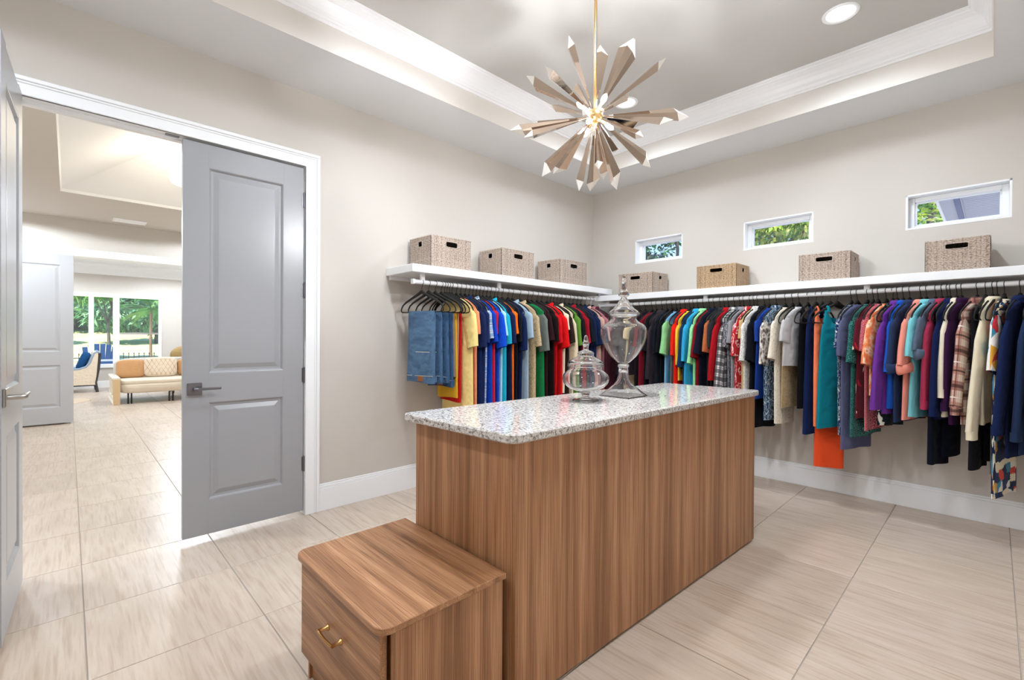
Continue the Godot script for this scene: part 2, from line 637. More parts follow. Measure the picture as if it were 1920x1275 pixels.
	bxx(st, -0.085, -0.045, 2.352, 2.372, 3.262, 4.605, 0.002)
	obj("jamb", st, M.trim, root)
	st = mb()
	bxx(st, -0.04, -0.012, 2.366, 2.3705, 3.96, 4.025, 0.001)
	obj("catch_plate", st, M.steel, root)

func build_floor() -> void:
	var root := structure_root("floor", "sand coloured stone tile floor")
	var st := mb()
	bxx(st, -11.35, RX + 0.16, -0.2, -0.004, -0.2, RZ + 0.4)
	obj("grout_bed", st, M.grout, root)
	st = mb()
	bx(st, Vector3.ZERO, Vector3(0.566, 0.012, 0.566), 0.0015)
	var mesh := done(st)
	for i in range(-20, 7):
		for k in range(-7, 4):
			var x := -0.088 + 0.57 * (i + 0.5)
			var z := 3.805 + 0.57 * (k + 0.5)
			if z < 0.0 or z > RZ or x > RX + 0.2:
				continue
			if x < -0.2 and (z < 1.9 or z > 5.3):
				continue
			var o := put("tile", mesh, M["tile%d" % rng.randi_range(0, 5)], root, Vector3(x, -0.006 + rng.randf_range(-0.0004, 0.0), z))
			o.rotation.y = PI * rng.randi_range(0, 1)

# a two-panel door leaf: local x from the hinge (0) to the lock side (w), face at z = 0 looking to +z
func door_leaf(root: Node3D, w: float, h: float, y0: float, rails: Array, m: Material) -> void:
	var th := 0.036
	var sw := 0.128
	for s: float in [0.0, w - sw]:
		var st := mb()
		bxx(st, s, s + sw, y0, h, -th, 0, 0.0004)
		obj("stile", st, m, root)
	for r: Array in rails:
		var st := mb()
		bxx(st, sw, w - sw, r[0], r[1], -th, 0)
		obj("rail", st, m, root)
	for k in rails.size() - 1:
		var st := mb()
		for face: float in [1.0, -1.0]:
			var prof := [[-0.002, 0.0], [0.004, -0.002], [0.013, -0.013], [0.026, -0.0135], [0.052, -0.004], [0.057, -0.0035]]
			for n in prof.size() - 1:
				for side in 4:
					var q := []
					for e: Array in [[n, 0], [n, 1], [n + 1, 1], [n + 1, 0]]:
						var i: float = prof[e[0]][0]
						var cs := [Vector2(sw + i, rails[k][1] + i), Vector2(w - sw - i, rails[k][1] + i), Vector2(w - sw - i, rails[k + 1][0] - i), Vector2(sw + i, rails[k + 1][0] - i)]
						var c: Vector2 = cs[(side + e[1]) % 4]
						q.append(Vector3(c.x, c.y, (0.0 if face > 0 else -th) + prof[e[0]][1] * face))
					poly(st, q, Vector3(0, 0, face))
			var last: float = prof[-1][0]
			var zz: float = (0.0 if face > 0 else -th) + prof[-1][1] * face
			poly(st, [Vector3(sw + last, rails[k][1] + last, zz), Vector3(w - sw - last, rails[k][1] + last, zz), Vector3(w - sw - last, rails[k + 1][0] - last, zz), Vector3(sw + last, rails[k + 1][0] - last, zz)], Vector3(0, 0, face))
		obj("panel", st, m, root)

func lever(root: Node3D, at: Vector3, dir: float, m: Material, face := 1.0) -> void:
	var st := mb()
	bx(st, at + Vector3(0, 0, 0.005 * face), Vector3(0.072, 0.072, 0.010), 0.002)
	var h := obj("handle", st, m, root)
	st = mb()
	tube(st, [at + Vector3(0, 0, 0.01 * face), at + Vector3(0, 0, 0.045 * face), at + Vector3(0.004 * dir, 0, 0.054 * face), at + Vector3(0.012 * dir, 0, 0.057 * face)], 0.0105, 10)
	bx(st, at + Vector3(0.066 * dir, 0.002, 0.057 * face), Vector3(0.118, 0.015, 0.011), 0.003)
	obj("lever", st, m, h)

func hinges(root: Node3D, ys: Array, x: float, z: float) -> void:
	for y: float in ys:
		var st := mb()
		bar(st, Vector3(x, y - 0.048, z), Vector3(x, y + 0.048, z), 0.0065, 8)
		bx(st, Vector3(x, y, z - 0.004), Vector3(0.026, 0.094, 0.002), 0.0)
		for e: float in [-0.05, 0.05]:
			bx(st, Vector3(x, y + e, z), Vector3(0.009, 0.006, 0.009), 0.002)
		obj("hinge", st, M.steel, root)

func build_doors() -> void:
	var rails := [[0.03, 0.235], [0.82, 0.995], [2.222, 2.36]]
	# right leaf, closed in the wall: hinge at z = 3.27, face looks into the wardrobe (+x)
	# local x runs from the lock side to the hinges, local z is the face
	var d := structure_root("door_1", "closed grey two-panel door leaf with a square-rose lever", Vector3(-0.003, 0, 3.946))
	d.rotation.y = PI / 2
	door_leaf(d, 0.676, 2.36, 0.03, rails, M.door)
	lever(d, Vector3(0.058, 0.905, 0), 1.0, M.steel)
	hinges(d, [2.143, 1.534, 0.956, 0.352], 0.679, 0.006)
	# left leaf, swung open into the wardrobe, seen nearly edge on; its face looks to -z
	d = structure_root("door_2", "open grey two-panel door leaf seen nearly edge on", Vector3(0.655, 0, 4.607))
	d.rotation.y = PI - deg_to_rad(2.0)
	door_leaf(d, 0.655, 2.375, 0.03, rails, M.door)
	lever(d, Vector3(0.06, 0.975, 0), 1.0, M.nickel)

func build_windows() -> void:
	var spots := [[0.56, 1.092], [1.67, 2.216], [2.797, 3.327]]
	for k in 3:
		var x0: float = spots[k][0]
		var x1: float = spots[k][1]
		var w := structure_root("window_%d" % (k + 1), ["small high window nearest the corner, sky and a dark tree outside", "middle small high window with yellow green foliage outside", "small high window showing a porch roof outside"][k])
		var st := mb()
		bxx(st, x0 - 0.002, x0 + 0.012, 2.018, 2.272, -0.155, -0.001)
		bxx(st, x1 - 0.012, x1 + 0.002, 2.018, 2.272, -0.155, -0.001)
		bxx(st, x0, x1, 2.018, 2.03, -0.155, 0.002)
		bxx(st, x0, x1, 2.26, 2.272, -0.155, -0.001)
		obj("liner", st, M.trim, w)
		st = mb()
		var f := 0.034
		bxx(st, x0 + 0.01, x0 + 0.01 + f, 2.03, 2.26, -0.14, -0.07, 0.004)
		bxx(st, x1 - 0.01 - f, x1 - 0.01, 2.03, 2.26, -0.14, -0.07, 0.004)
		bxx(st, x0 + 0.01 + f, x1 - 0.01 - f, 2.03, 2.03 + f * 0.7, -0.14, -0.07, 0.004)
		bxx(st, x0 + 0.01 + f, x1 - 0.01 - f, 2.26 - f, 2.26, -0.14, -0.07, 0.004)
		bxx(st, x0 + 0.04, x1 - 0.04, 2.04, 2.064, -0.125, -0.09, 0.003)
		bxx(st, x0 + 0.04, x1 - 0.04, 2.22, 2.24, -0.125, -0.09, 0.003)
		bxx(st, x0 + 0.035, x0 + 0.055, 2.05, 2.24, -0.125, -0.09, 0.003)
		bxx(st, x1 - 0.055, x1 - 0.035, 2.05, 2.24, -0.125, -0.09, 0.003)
		obj("window_frame", st, M.trim, w)
		st = mb()
		bxx(st, x0 + 0.05, x1 - 0.05, 2.06, 2.225, -0.111, -0.107)
		obj("pane", st, M.pane, w)

# ---------------------------------------------------------------- island, bench, shelves
func out_of_square(p: PackedVector2Array) -> PackedVector2Array:
	var q := PackedVector2Array()
	for v in p:
		q.append(Vector2(v.x, v.y - 0.08 * v.x))
	return q

func build_island() -> void:
	var at := Vector3(1.942, 0, 2.44)
	var turn := deg_to_rad(-2.13)
	var t := thing("island_cabinet", "long walnut-look island cabinet with upright grain under the granite worktop", "cabinet", at, turn)
	var block := func(called: String, x0: float, x1: float, y0: float, y1: float, z0: float, z1: float) -> void:
		var st := mb()
		slab(st, out_of_square(PackedVector2Array([Vector2(x1, z1), Vector2(x0, z1), Vector2(x0, z0), Vector2(x1, z0)])), y0, y1, 0.001)
		obj(called, st, M.wood_up, t)
	block.call("carcass", -0.262, 0.262, 0.0, 0.88, -0.975, 0.935)
	block.call("side_panel", 0.262, 0.278, 0.012, 0.88, -0.99, 0.03)
	block.call("side_panel", 0.262, 0.278, 0.012, 0.88, 0.0305, 0.94)
	block.call("side_panel", -0.278, -0.262, 0.012, 0.88, -0.99, 0.94)
	block.call("end_panel", -0.278, 0.262, 0.012, 0.88, 0.935, 0.951)
	block.call("corner_strip", 0.2635, 0.2775, 0.012, 0.88, 0.9405, 0.951)
	var c := thing("worktop", "pale grey speckled granite worktop with rounded corners on the island", "worktop", at, turn)
	var st := mb()
	slab(st, out_of_square(rounded_rect(-0.306, 0.306, -0.995, 0.995, [0.045, 0.02, 0.03, 0.03])), 0.8805, 0.912, 0.005)
	obj("stone_slab", st, M.granite, c)
	# low drawer unit at the island's end
	t = thing("drawer_bench", "low walnut-look drawer bench standing against the end of the island", "drawer unit", Vector3(1.862, 0, 3.627), 0.0)
	st = mb()
	bxx(st, -0.285, 0.285, 0.0, 0.44, -0.215, 0.165, 0.001)
	obj("body", st, M.wood_up, t)
	st = mb()
	bxx(st, 0.2855, 0.297, 0.0, 0.44, -0.217, 0.178, 0.001)
	obj("side_panel", st, M.wood_up, t)
	st = mb()
	bxx(st, -0.297, -0.2855, 0.0, 0.44, -0.217, 0.178, 0.001)
	obj("side_panel", st, M.wood_up, t)
	st = mb()
	slab(st, rounded_rect(-0.309, 0.309, -0.222, 0.222, [0.04, 0.04, 0.003, 0.003]), 0.442, 0.462, 0.002)
	obj("bench_top", st, M.wood_level, t)
	st = mb()
	bxx(st, -0.294, 0.275, 0.105, 0.437, 0.182, 0.203, 0.0015)
	var dr := obj("drawer", st, M.wood_level, t)
	st = mb()
	bxx(st, -0.285, 0.275, 0.0, 0.10, 0.155, 0.168, 0.001)
	obj("toe_kick", st, M.wood_level, t)
	st = mb()
	var pts := []
	for k in 13:
		var u := float(k) / 12.0 * 2.0 - 1.0
		pts.append(Vector3(-0.012 + u * 0.052, 0.30, 0.233 + 0.004 * (1.0 - u * u)))
	tube(st, pts, 0.0048, 10)
	for s: float in [-1.0, 1.0]:
		tube(st, [Vector3(-0.012 + s * 0.048, 0.30, 0.203), Vector3(-0.012 + s * 0.048, 0.30, 0.2065), Vector3(-0.012 + s * 0.048, 0.30, 0.212), Vector3(-0.012 + s * 0.05, 0.30, 0.236)], [0.0105, 0.0105, 0.0055, 0.0062], 12)
	obj("handle", st, M.brass, dr)

func build_shelves() -> void:
	# door-wall shelf and rod (along z), then window-wall shelf and rod (along x)
	var t := thing("wall_shelf", "white wall shelf with three woven baskets on the door wall", "shelf", Vector3(0, 1.687, 0))
	var st := mb()
	bxx(st, 0.0, 0.383, 0.0, 0.057, 0.17, 2.655, 0.003)
	obj("board", st, M.shelf, t)
	st = mb()
	bxx(st, 0.0, 0.022, -0.028, 0.0, 0.17, 2.63, 0.002)
	obj("cleat", st, M.shelf, t)
	t = thing("wall_shelf", "long white wall shelf with four woven baskets under the small windows", "shelf", Vector3(0, 1.604, 0))
	st = mb()
	bxx(st, 0.30, RX, 0.0, 0.057, 0.0, 0.37, 0.003)
	obj("board", st, M.shelf, t)
	st = mb()
	bxx(st, 0.30, RX, -0.028, 0.0, 0.0, 0.022, 0.002)
	obj("cleat", st, M.shelf, t)
	t = thing("clothes_rod", "white clothes rod hanging under the shelf on the door wall", "clothes rod", Vector3(0.3, 1.626, 0))
	st = mb()
	bar(st, Vector3(0, 0, 0.25), Vector3(0, 0, 2.59), 0.0168, 16)
	obj("rod", st, M.shelf, t)
	for z: float in [0.3, 1.75, 2.52]:
		st = mb()
		bxx(st, -0.012, 0.012, 0.012, 0.061, z - 0.017, z + 0.017, 0.002)
		obj("bracket", st, M.shelf, t)
	st = mb()
	bx(st, Vector3(0, 0, 2.60), Vector3(0.036, 0.038, 0.022), 0.004)
	obj("end_cap", st, M.shelf, t)
	t = thing("clothes_rod", "white clothes rod hanging under the shelf on the window wall", "clothes rod", Vector3(0, 1.561, 0.3))
	st = mb()
	bar(st, Vector3(0.32, 0, 0), Vector3(RX, 0, 0), 0.0168, 16)
	obj("rod", st, M.shelf, t)
	for x: float in [0.42, 1.46, 2.62, 3.6]:
		st = mb()
		bxx(st, x - 0.017, x + 0.017, 0.012, 0.043, -0.012, 0.012, 0.002)
		obj("bracket", st, M.shelf, t)
	st = mb()
	bx(st, Vector3(0.315, 0, 0), Vector3(0.03, 0.04, 0.042), 0.004)
	obj("end_cap", st, M.shelf, t)

# ---------------------------------------------------------------- clothes
var hang_mesh: ArrayMesh
var hook_mesh: ArrayMesh

func hanger(at: Vector3, turn: float, label: String, group: String) -> void:
	if hang_mesh == null:
		var st := mb()
		var path := []
		for p: Array in [[0.0, -0.068], [0.012, -0.076], [0.05, -0.096], [0.11, -0.122], [0.165, -0.148], [0.195, -0.170], [0.211, -0.195], [0.212, -0.212], [0.2, -0.221], [0.17, -0.223]]:
			path.append(Vector3(p[0], p[1], 0))
		tube(st, path, [0.015, 0.0135, 0.011, 0.009, 0.008, 0.007, 0.006, 0.0052, 0.0046, 0.004], 8, 0.6)
		var other := []
		for p: Vector3 in path:
			other.append(Vector3(-p.x, p.y, 0))
		tube(st, other, [0.015, 0.0135, 0.011, 0.009, 0.008, 0.007, 0.006, 0.0052, 0.0046, 0.004], 8, 0.6)
		bar(st, Vector3(-0.172, -0.223, 0), Vector3(0.172, -0.223, 0), 0.004, 8)
		hang_mesh = done(st)
		st = mb()
		var arc := [Vector3(0, -0.075, 0), Vector3(0, -0.045, 0), Vector3(0.004, -0.028, 0)]
		for k in 13:
			var a := deg_to_rad(-58.0 + 255.0 * k / 12.0)
			arc.append(Vector3(cos(a) * 0.0190, sin(a) * 0.0190, 0))
		tube(st, arc, 0.0019, 6)
		hook_mesh = done(st)
	var t := thing("clothes_hanger", label, "hanger", at, turn, group)
	put("frame", hang_mesh, M.hanger, t)
	put("hook", hook_mesh, M.hook, t)

func sgnpow(x: float, e: float) -> float:
	return signf(x) * pow(absf(x), e)

# the flattened tube of cloth that hangs from neck to hem
func body_mesh(len: float, wsh: float, whem: float, thick: float, amp: float, sd: int, style: String) -> ArrayMesh:
	var r := RandomNumberGenerator.new()
	r.seed = sd
	var k1 := r.randf_range(26.0, 38.0)
	var k2 := r.randf_range(12.0, 19.0)
	var p1 := r.randf() * TAU
	var p2 := r.randf() * TAU
	var sway := r.randf_range(-0.012, 0.012)
	var st := mb()
	var nv := 22
	var y0 := -0.072
	grid(st, 28, nv, func(u: float, v: float) -> Vector3:
		var a := u * TAU if u < 0.9999 else 0.0
		var s := minf(v / 0.23, 1.0)
		var b := clampf((v - 0.23) / 0.77, 0.0, 1.0)
		var hw: float
		var y: float
		var t: float
		if style == "shirt":
			hw = lerpf(0.062, wsh, pow(s, 0.85)) if b <= 0.0 else lerpf(wsh, whem, b) - 0.018 * sin(minf(b * 3.0, 1.0) * PI)
			y = y0 - 0.075 * pow(s, 1.25) - (len - 0.075) * b
			t = lerpf(0.028, thick, s)
		elif style == "dress":
			hw = lerpf(0.105, 0.125, s) if b <= 0.0 else lerpf(0.125, whem, pow(b, 0.6))
			y = y0 - 0.055 - 0.10 * s - (len - 0.155) * b
			t = lerpf(0.012, thick, maxf(s * 0.5, minf(1.0, b * 2.0)))
			if v < 0.23:
				y -= 0.11 * (1.0 - s) * pow(maxf(0.0, cos((cos(a)) * PI / 2)), 1.5) * (1.0 if sin(a) > 0.0 else 0.55)
		else:   # legs, skirts and folded trousers: a panel from the hanger bar
			hw = lerpf(wsh, whem, v)
			y = -0.215 - len * v
			t = lerpf(0.008, thick, minf(1.0, v * 5.0))
		var x := hw * sgnpow(cos(a), 0.62)
		var f := pow(maxf(0.0, (v - 0.1) / 0.9), 0.7)
		var z := t * sgnpow(sin(a), 0.75) * (1.0 + 0.25 * f * sin(x * k2 + p2 * 2.0))
		z += amp * f * (sin(x * k1 + p1 + v * 1.5) + 0.6 * sin(x * k2 + p2 - v)) + sway * v * v
		if v > 0.9:
			y += 0.006 * sin(x * k2 + p1) * (v - 0.9) * 10.0
		return Vector3(x, y, z), wsh * 4.2, len + 0.1)
	return done(st)

# a sleeve that falls from the shoulder, side +1 towards the room
func sleeve_mesh(len: float, side: float, sd: int, thick: float, wide: float) -> ArrayMesh:
	var r := RandomNumberGenerator.new()
	r.seed = sd
	var ang := deg_to_rad(r.randf_range(9.0, 16.0) if side > 0 else 3.0)
	var zsw := r.randf_range(-0.012, 0.012)
	var ph := r.randf() * TAU
	var st := mb()
	var nv := 12
	var dir := Vector3(sin(ang), -cos(ang), 0)
	var nrm := Vector3(cos(ang), sin(ang), 0)
	var long := clampf(len / 0.5, 0.35, 1.0)
	grid(st, 16, nv, func(u: float, v: float) -> Vector3:
		var a := u * TAU if u < 0.9999 else 0.0
		var s := minf(v / 0.25, 1.0)
		var hw := lerpf(0.0, wide, pow(s, 0.6)) if v < 0.25 else lerpf(wide, wide * lerpf(0.95, 0.62, long), (v - 0.25) / 0.75)
		var c := Vector3(0.128, -0.125, 0) + dir * (len * v + 0.02 * s) + nrm * (0.012 * s)
		if len > 0.4:
			c += Vector3(-0.035, 0, 0.01) * v * v
		var t := lerpf(0.0, thick, pow(s, 0.5))
		var q := c + nrm * hw * sgnpow(cos(a), 0.7) + Vector3(0, 0, 1) * (t * sgnpow(sin(a), 0.85) + zsw * v + 0.005 * v * sin(cos(a) * 4.0 + ph + v * 3.0)) + nrm * (0.004 * sin(v * 6.0 + ph) * s)
		return Vector3(q.x * side, q.y, q.z), 0.4, len, side < 0)
	return done(st)

func collar_mesh(folded: bool) -> ArrayMesh:
	var st := mb()
	var prof := [[0.95, -0.012], [0.98, 0.014], [1.02, 0.029], [1.10, 0.031], [1.18, 0.012], [1.24, -0.016]] if folded else [[0.93, -0.006], [0.94, 0.008], [0.99, 0.012], [1.05, 0.006], [1.08, -0.010]]
	grid(st, 24, prof.size() - 1, func(u: float, v: float) -> Vector3:
		var a := u * TAU if u < 0.9999 else 0.0
		var p: Array = prof[roundi(v * (prof.size() - 1))]
		return Vector3(cos(a) * 0.068 * p[0], -0.074 + p[1] - 0.02 * maxf(0.0, sin(a)) * (1.0 if folded else 1.4), sin(a) * 0.026 * p[0] * p[0]), 0.4, 0.06)
	return done(st)

func cuff_mesh(y: float, x: float, big: float) -> ArrayMesh:
	var st := mb()
	grid(st, 18, 8, func(u: float, v: float) -> Vector3:
		var a := u * TAU if u < 0.9999 else 0.0
		var b := v * PI * 1.6
		var w := 0.066 * big + 0.014 * sin(b) * big
		return Vector3(x + w * sgnpow(cos(a), 0.75) + 0.004 * sin(a * 3.0 + v * 4.0), y + 0.034 * cos(b) * big - 0.012 * cos(a) + 0.006 * sin(a * 2.0 + v * 6.0), (0.030 + 0.008 * sin(b)) * big * sgnpow(sin(a), 0.85)), 0.3, 0.1)
	return done(st)

var collars := {}

func garment(row: PackedStringArray, at: Vector3, turn: float, label: String, group: String, category: String, sd: int) -> void:
	var kind := row[1]
	var m: StandardMaterial3D = pattern(row[3], row[2])
	var m2: StandardMaterial3D = m
	if row.size() > 7:
		m2 = pattern(row[7], "") if row[7] in ["blur", "patch"] else pattern("", row[7])
	var len := row[4].to_float()
	var slv := row[5].to_float()
	var called: String = {"tee": "short_sleeve_shirt", "polo": "polo_shirt", "shirt": "long_sleeve_shirt", "roll": "rolled_sleeve_shirt", "dress": "sleeveless_dress", "fold": "folded_trousers", "jean": "folded_jeans", "trou": "long_trousers", "skirt": "long_skirt", "robe": "long_robe"}[kind]
	if category in ["jacket", "coat", "top"] or called == "long_robe" and category == "dress":
		called = {"jacket": "jacket", "coat": "coat", "top": "short_sleeve_blouse", "dress": "printed_dress"}[category]
	var t := thing(called, label, category, at, turn, group)
	var thick := 0.017
	if kind in ["tee", "polo", "shirt", "roll", "robe"]:
		t.position.y -= 0.032
	if kind in ["tee", "polo", "shirt", "roll", "robe"]:
		put("torso", body_mesh(len, 0.2, 0.205 if kind != "robe" else 0.18, thick, 0.008, sd, "shirt"), m, t)
		for side: float in [1.0, -1.0]:
			put("sleeve", sleeve_mesh(slv, side, sd + int(side), 0.019, 0.083 if slv < 0.4 else 0.072), m2, t)
		var fold := kind != "tee" and kind != "robe"
		if not collars.has(fold):
			collars[fold] = collar_mesh(fold)
		put("collar", collars[fold], m, t)
		if kind == "roll":
			put("rolled_cuff", cuff_mesh(-0.13 - slv, 0.13 + 0.21 * slv, 1.0), m2, t)
		if kind == "shirt" and slv > 0.4:
			var st := mb()
			var r := RandomNumberGenerator.new()
			r.seed = sd + 1
			var ang := deg_to_rad(r.randf_range(9.0, 16.0))
			var c := Vector3(0.128 - 0.035, -0.145, 0.01 + r.randf_range(-0.012, 0.012)) + Vector3(sin(ang), -cos(ang), 0) * slv + Vector3(cos(ang), sin(ang), 0) * 0.012
			grid(st, 16, 3, func(u: float, v: float) -> Vector3:
				var a := u * TAU if u < 0.9999 else 0.0
				return c + Vector3(0.049 * sgnpow(cos(a), 0.7), 0.018 - 0.055 * v, 0.0215 * sgnpow(sin(a), 0.85)), 0.2, 0.06)
			put("cuff", done(st), m2, t)
	elif kind == "dress":
		put("bodice_and_skirt", body_mesh(len, 0.125, slv, thick * 1.3, 0.010, sd, "dress"), m, t)
		for side: float in [1.0, -1.0]:
			var st := mb()
			tube(st, [Vector3(0.088 * side, -0.145, 0.012), Vector3(0.083 * side, -0.116, 0.008), Vector3(0.08 * side, -0.099, 0.0), Vector3(0.083 * side, -0.116, -0.008), Vector3(0.088 * side, -0.145, -0.012)], 0.016, 8, 0.3)
			obj("strap", st, m, t)
	elif kind == "fold" or kind == "jean" or kind == "skirt":
		var w := slv
		put("legs", body_mesh(len, w, w * 1.06, 0.015, 0.0035, sd, "panel"), m, t)
		if kind == "jean":
			var st := mb()
			grid(st, 28, 3, func(u: float, v: float) -> Vector3:
				var a := u * TAU if u < 0.9999 else 0.0
				return Vector3(w * 1.09 * sgnpow(cos(a), 0.62), -0.215 - len + 0.055 - 0.05 * v, 0.0215 * sgnpow(sin(a), 0.75)), 0.9, 0.05)
			put("waistband", done(st), m, t)
			st = mb()
			bx(st, Vector3(0.03, -0.215 - len + 0.155, 0.019), Vector3(0.14, 0.15, 0.004), 0.0015)
			put("back_pocket", done(st), m, t)
			st = mb()
			bx(st, Vector3(0.03, -0.215 - len + 0.226, 0.0215), Vector3(0.138, 0.004, 0.002), 0.0)
			put("pocket_stitching", done(st), M.stitch, t)
			st = mb()
			bx(st, Vector3(0.0, -0.215 - len + 0.05, 0.0225), Vector3(w * 2.0, 0.003, 0.002), 0.0)
			put("waist_stitching", done(st), M.stitch, t)
			st = mb()
			bx(st, Vector3(0.012, -0.215 - len + 0.028, 0.0235), Vector3(0.058, 0.038, 0.003), 0.001)
			put("leather_patch", done(st), M.leather, t)
	elif kind == "trou":
		for side: float in [1.0, -1.0]:
			var mesh := body_mesh(len - 0.14 - (0.05 if side < 0 else 0.0), 0.11, 0.12, 0.02, 0.007, sd + int(side), "panel")
			put("leg", mesh, m, t, Vector3(0.06 * side, 0.06, 0.016 * side))
		var st := mb()
		bx(st, Vector3(0, -0.165, 0), Vector3(0.32, 0.045, 0.03), 0.006)
		obj("waistband", st, m, t)

func pattern(p: String, col: String) -> StandardMaterial3D:
	var key := "cloth_" + p + col
	if M.has(key):
		return M[key]
	var tex: Texture2D = null
	var rep := 1.0
	var C := FastNoiseLite.TYPE_CELLULAR
	var S := FastNoiseLite.TYPE_SIMPLEX
	match p:
		"bwplaid":
			tex = plaid("ece7e0", [[0, 34, "16161c", 0.55], [50, 54, "16161c", 0.4], [64, 98, "23242c", 0.5], [112, 116, "16161c", 0.4]])
			rep = 8.0
		"brownplaid":
			tex = plaid("ecd6c8", [[0, 34, "7a3a30", 0.5], [12, 24, "2a1718", 0.5], [58, 62, "fbf4ec", 0.95], [76, 104, "a5604f", 0.45], [88, 94, "281818", 0.6]])
			rep = 4.6
		"blueplaid":
			tex = plaid("e6e8ec", [[0, 30, "4a7ab5", 0.5], [44, 50, "26395e", 0.6], [64, 96, "7da2c9", 0.5], [108, 112, "b04b4b", 0.5]])
			rep = 9.0
		"speckle":
			tex = ntex(71, 0.085, [[0.0, "0d2426"], [0.44, "0f6a62"], [0.54, "7fcdba"], [0.64, "0f5c58"]], 256, S, 2, true)
			rep = 4.2
		"crimsonspeck":
			tex = ntex(72, 0.12, [[0.0, "a3122f"], [0.5, "c22a45"], [0.66, "f0c9c9"]], 256, S, 2, true)
			rep = 4.2
		"multifloral":
			tex = ntex(73, 0.035, [[0.0, "12254f"], [0.34, "d8432e"], [0.42, "f4e7c8"], [0.56, "e7a63b"], [0.64, "16305e"], [0.80, "f3efe2"], [0.88, "3f8fae"]], 256, C, 1, true, FastNoiseLite.RETURN_CELL_VALUE, 22.0)
			rep = 2.4
		"whiteswirl":
			tex = ntex(74, 0.03, [[0.0, "17305c"], [0.40, "f1ede2"], [0.50, "17305c"], [0.62, "17305c"], [0.74, "f1ede2"], [0.82, "17305c"]], 256, S, 2, true, -1, 18.0)
			rep = 1.7
		"creamline":
			tex = ntex(75, 0.03, [[0.0, "e9dcc6"], [0.30, "a08a72"], [0.325, "efe3cf"], [0.50, "8e7a66"], [0.52, "eadfca"], [0.68, "b39c82"], [0.70, "efe5d3"]], 256, S, 3, true, -1, 24.0)
			rep = 2.4
		"whiteprint":
			tex = ntex(76, 0.035, [[0.0, "efeae2"], [0.4, "8c8680"], [0.46, "f1ece5"], [0.62, "4f4b4a"], [0.66, "e6e0d8"]], 256, S, 3, true, -1, 20.0)
			rep = 2.4
		"greyprint":
			tex = ntex(77, 0.03, [[0.0, "3f4047"], [0.42, "9a9a9e"], [0.52, "d6d3cf"], [0.60, "55565c"]], 256, S, 3, true, -1, 20.0)
			rep = 2.4
		"redhibiscus":
			tex = ntex(78, 0.022, [[0.0, "c3232b"], [0.60, "e9a3a0"], [0.66, "f6e6e2"], [0.78, "c8323a"]], 256, S, 2, true, -1, 14.0)
			rep = 2.4
		"batik":
			tex = ntex(79, 0.02, [[0.0, "ee6a3a"], [0.4, "f48a55"], [0.62, "fbb98d"], [0.8, "fde0c8"], [1.0, "f07a48"]], 256, S, 2)
			rep = 2.4
		"blueprint":
			tex = ntex(80, 0.026, [[0.0, "20344a"], [0.36, "5d83a0"], [0.48, "e4e6e6"], [0.56, "3b5f7d"], [0.68, "8a8f98"], [0.78, "28405a"]], 256, S, 3, true, -1, 24.0)
			rep = 2.4
		"greenfloral":
			tex = ntex(81, 0.035, [[0.0, "141a1c"], [0.40, "2f9a45"], [0.50, "141a1c"], [0.58, "e6e2d4"], [0.66, "d7d94a"], [0.76, "14202a"]], 256, C, 1, true, FastNoiseLite.RETURN_CELL_VALUE, 20.0)
			rep = 2.4
		"tanpaisley":
			tex = ntex(82, 0.04, [[0.0, "cdb48c"], [0.34, "7d6243"], [0.40, "d6c09a"], [0.58, "6a5138"], [0.62, "c9af86"]], 256, S, 3, true, -1, 20.0)
			rep = 2.4
		"darkfloral":
			tex = ntex(83, 0.035, [[0.0, "5a1220"], [0.55, "a51d2e"], [0.70, "5a1220"], [0.80, "e8d9b8"], [0.86, "d8a53a"], [0.9, "4a0e1a"]], 256, C, 1, true, FastNoiseLite.RETURN_CELL_VALUE, 18.0)
			rep = 2.4
		"nightfloral":
			tex = ntex(84, 0.035, [[0.0, "10131f"], [0.55, "1b2f63"], [0.66, "10131f"], [0.78, "b3202c"], [0.85, "d9cfa8"], [0.9, "7a2a7a"]], 256, C, 1, true, FastNoiseLite.RETURN_CELL_VALUE, 18.0)
			rep = 2.4
		"blur":
			tex = ntex(85, 0.02, [[0.0, "3a302c"], [0.4, "a89c92"], [0.6, "f1ece6"], [1.0, "6b5f57"]], 256, S, 2)
			rep = 2.4
		"denim":
			tex = ntex(86, 0.02, [[0.0, "435b78"], [0.4, "4d6a88"], [0.6, "587897"], [1.0, "4a6683"]], 256, S, 5)
			rep = 1.2
		"patch":
			tex = ntex(87, 0.02, [[0.0, "f4f0ea"], [0.25, "c8323a"], [0.42, "f3efe6"], [0.58, "3f8fae"], [0.72, "f6f2ea"], [0.88, "e7a63b"]], 256, C, 1, true, FastNoiseLite.RETURN_CELL_VALUE, 12.0)
			rep = 2.4
	return cloth(key, "ffffff" if tex and col == "" else col, tex, rep)

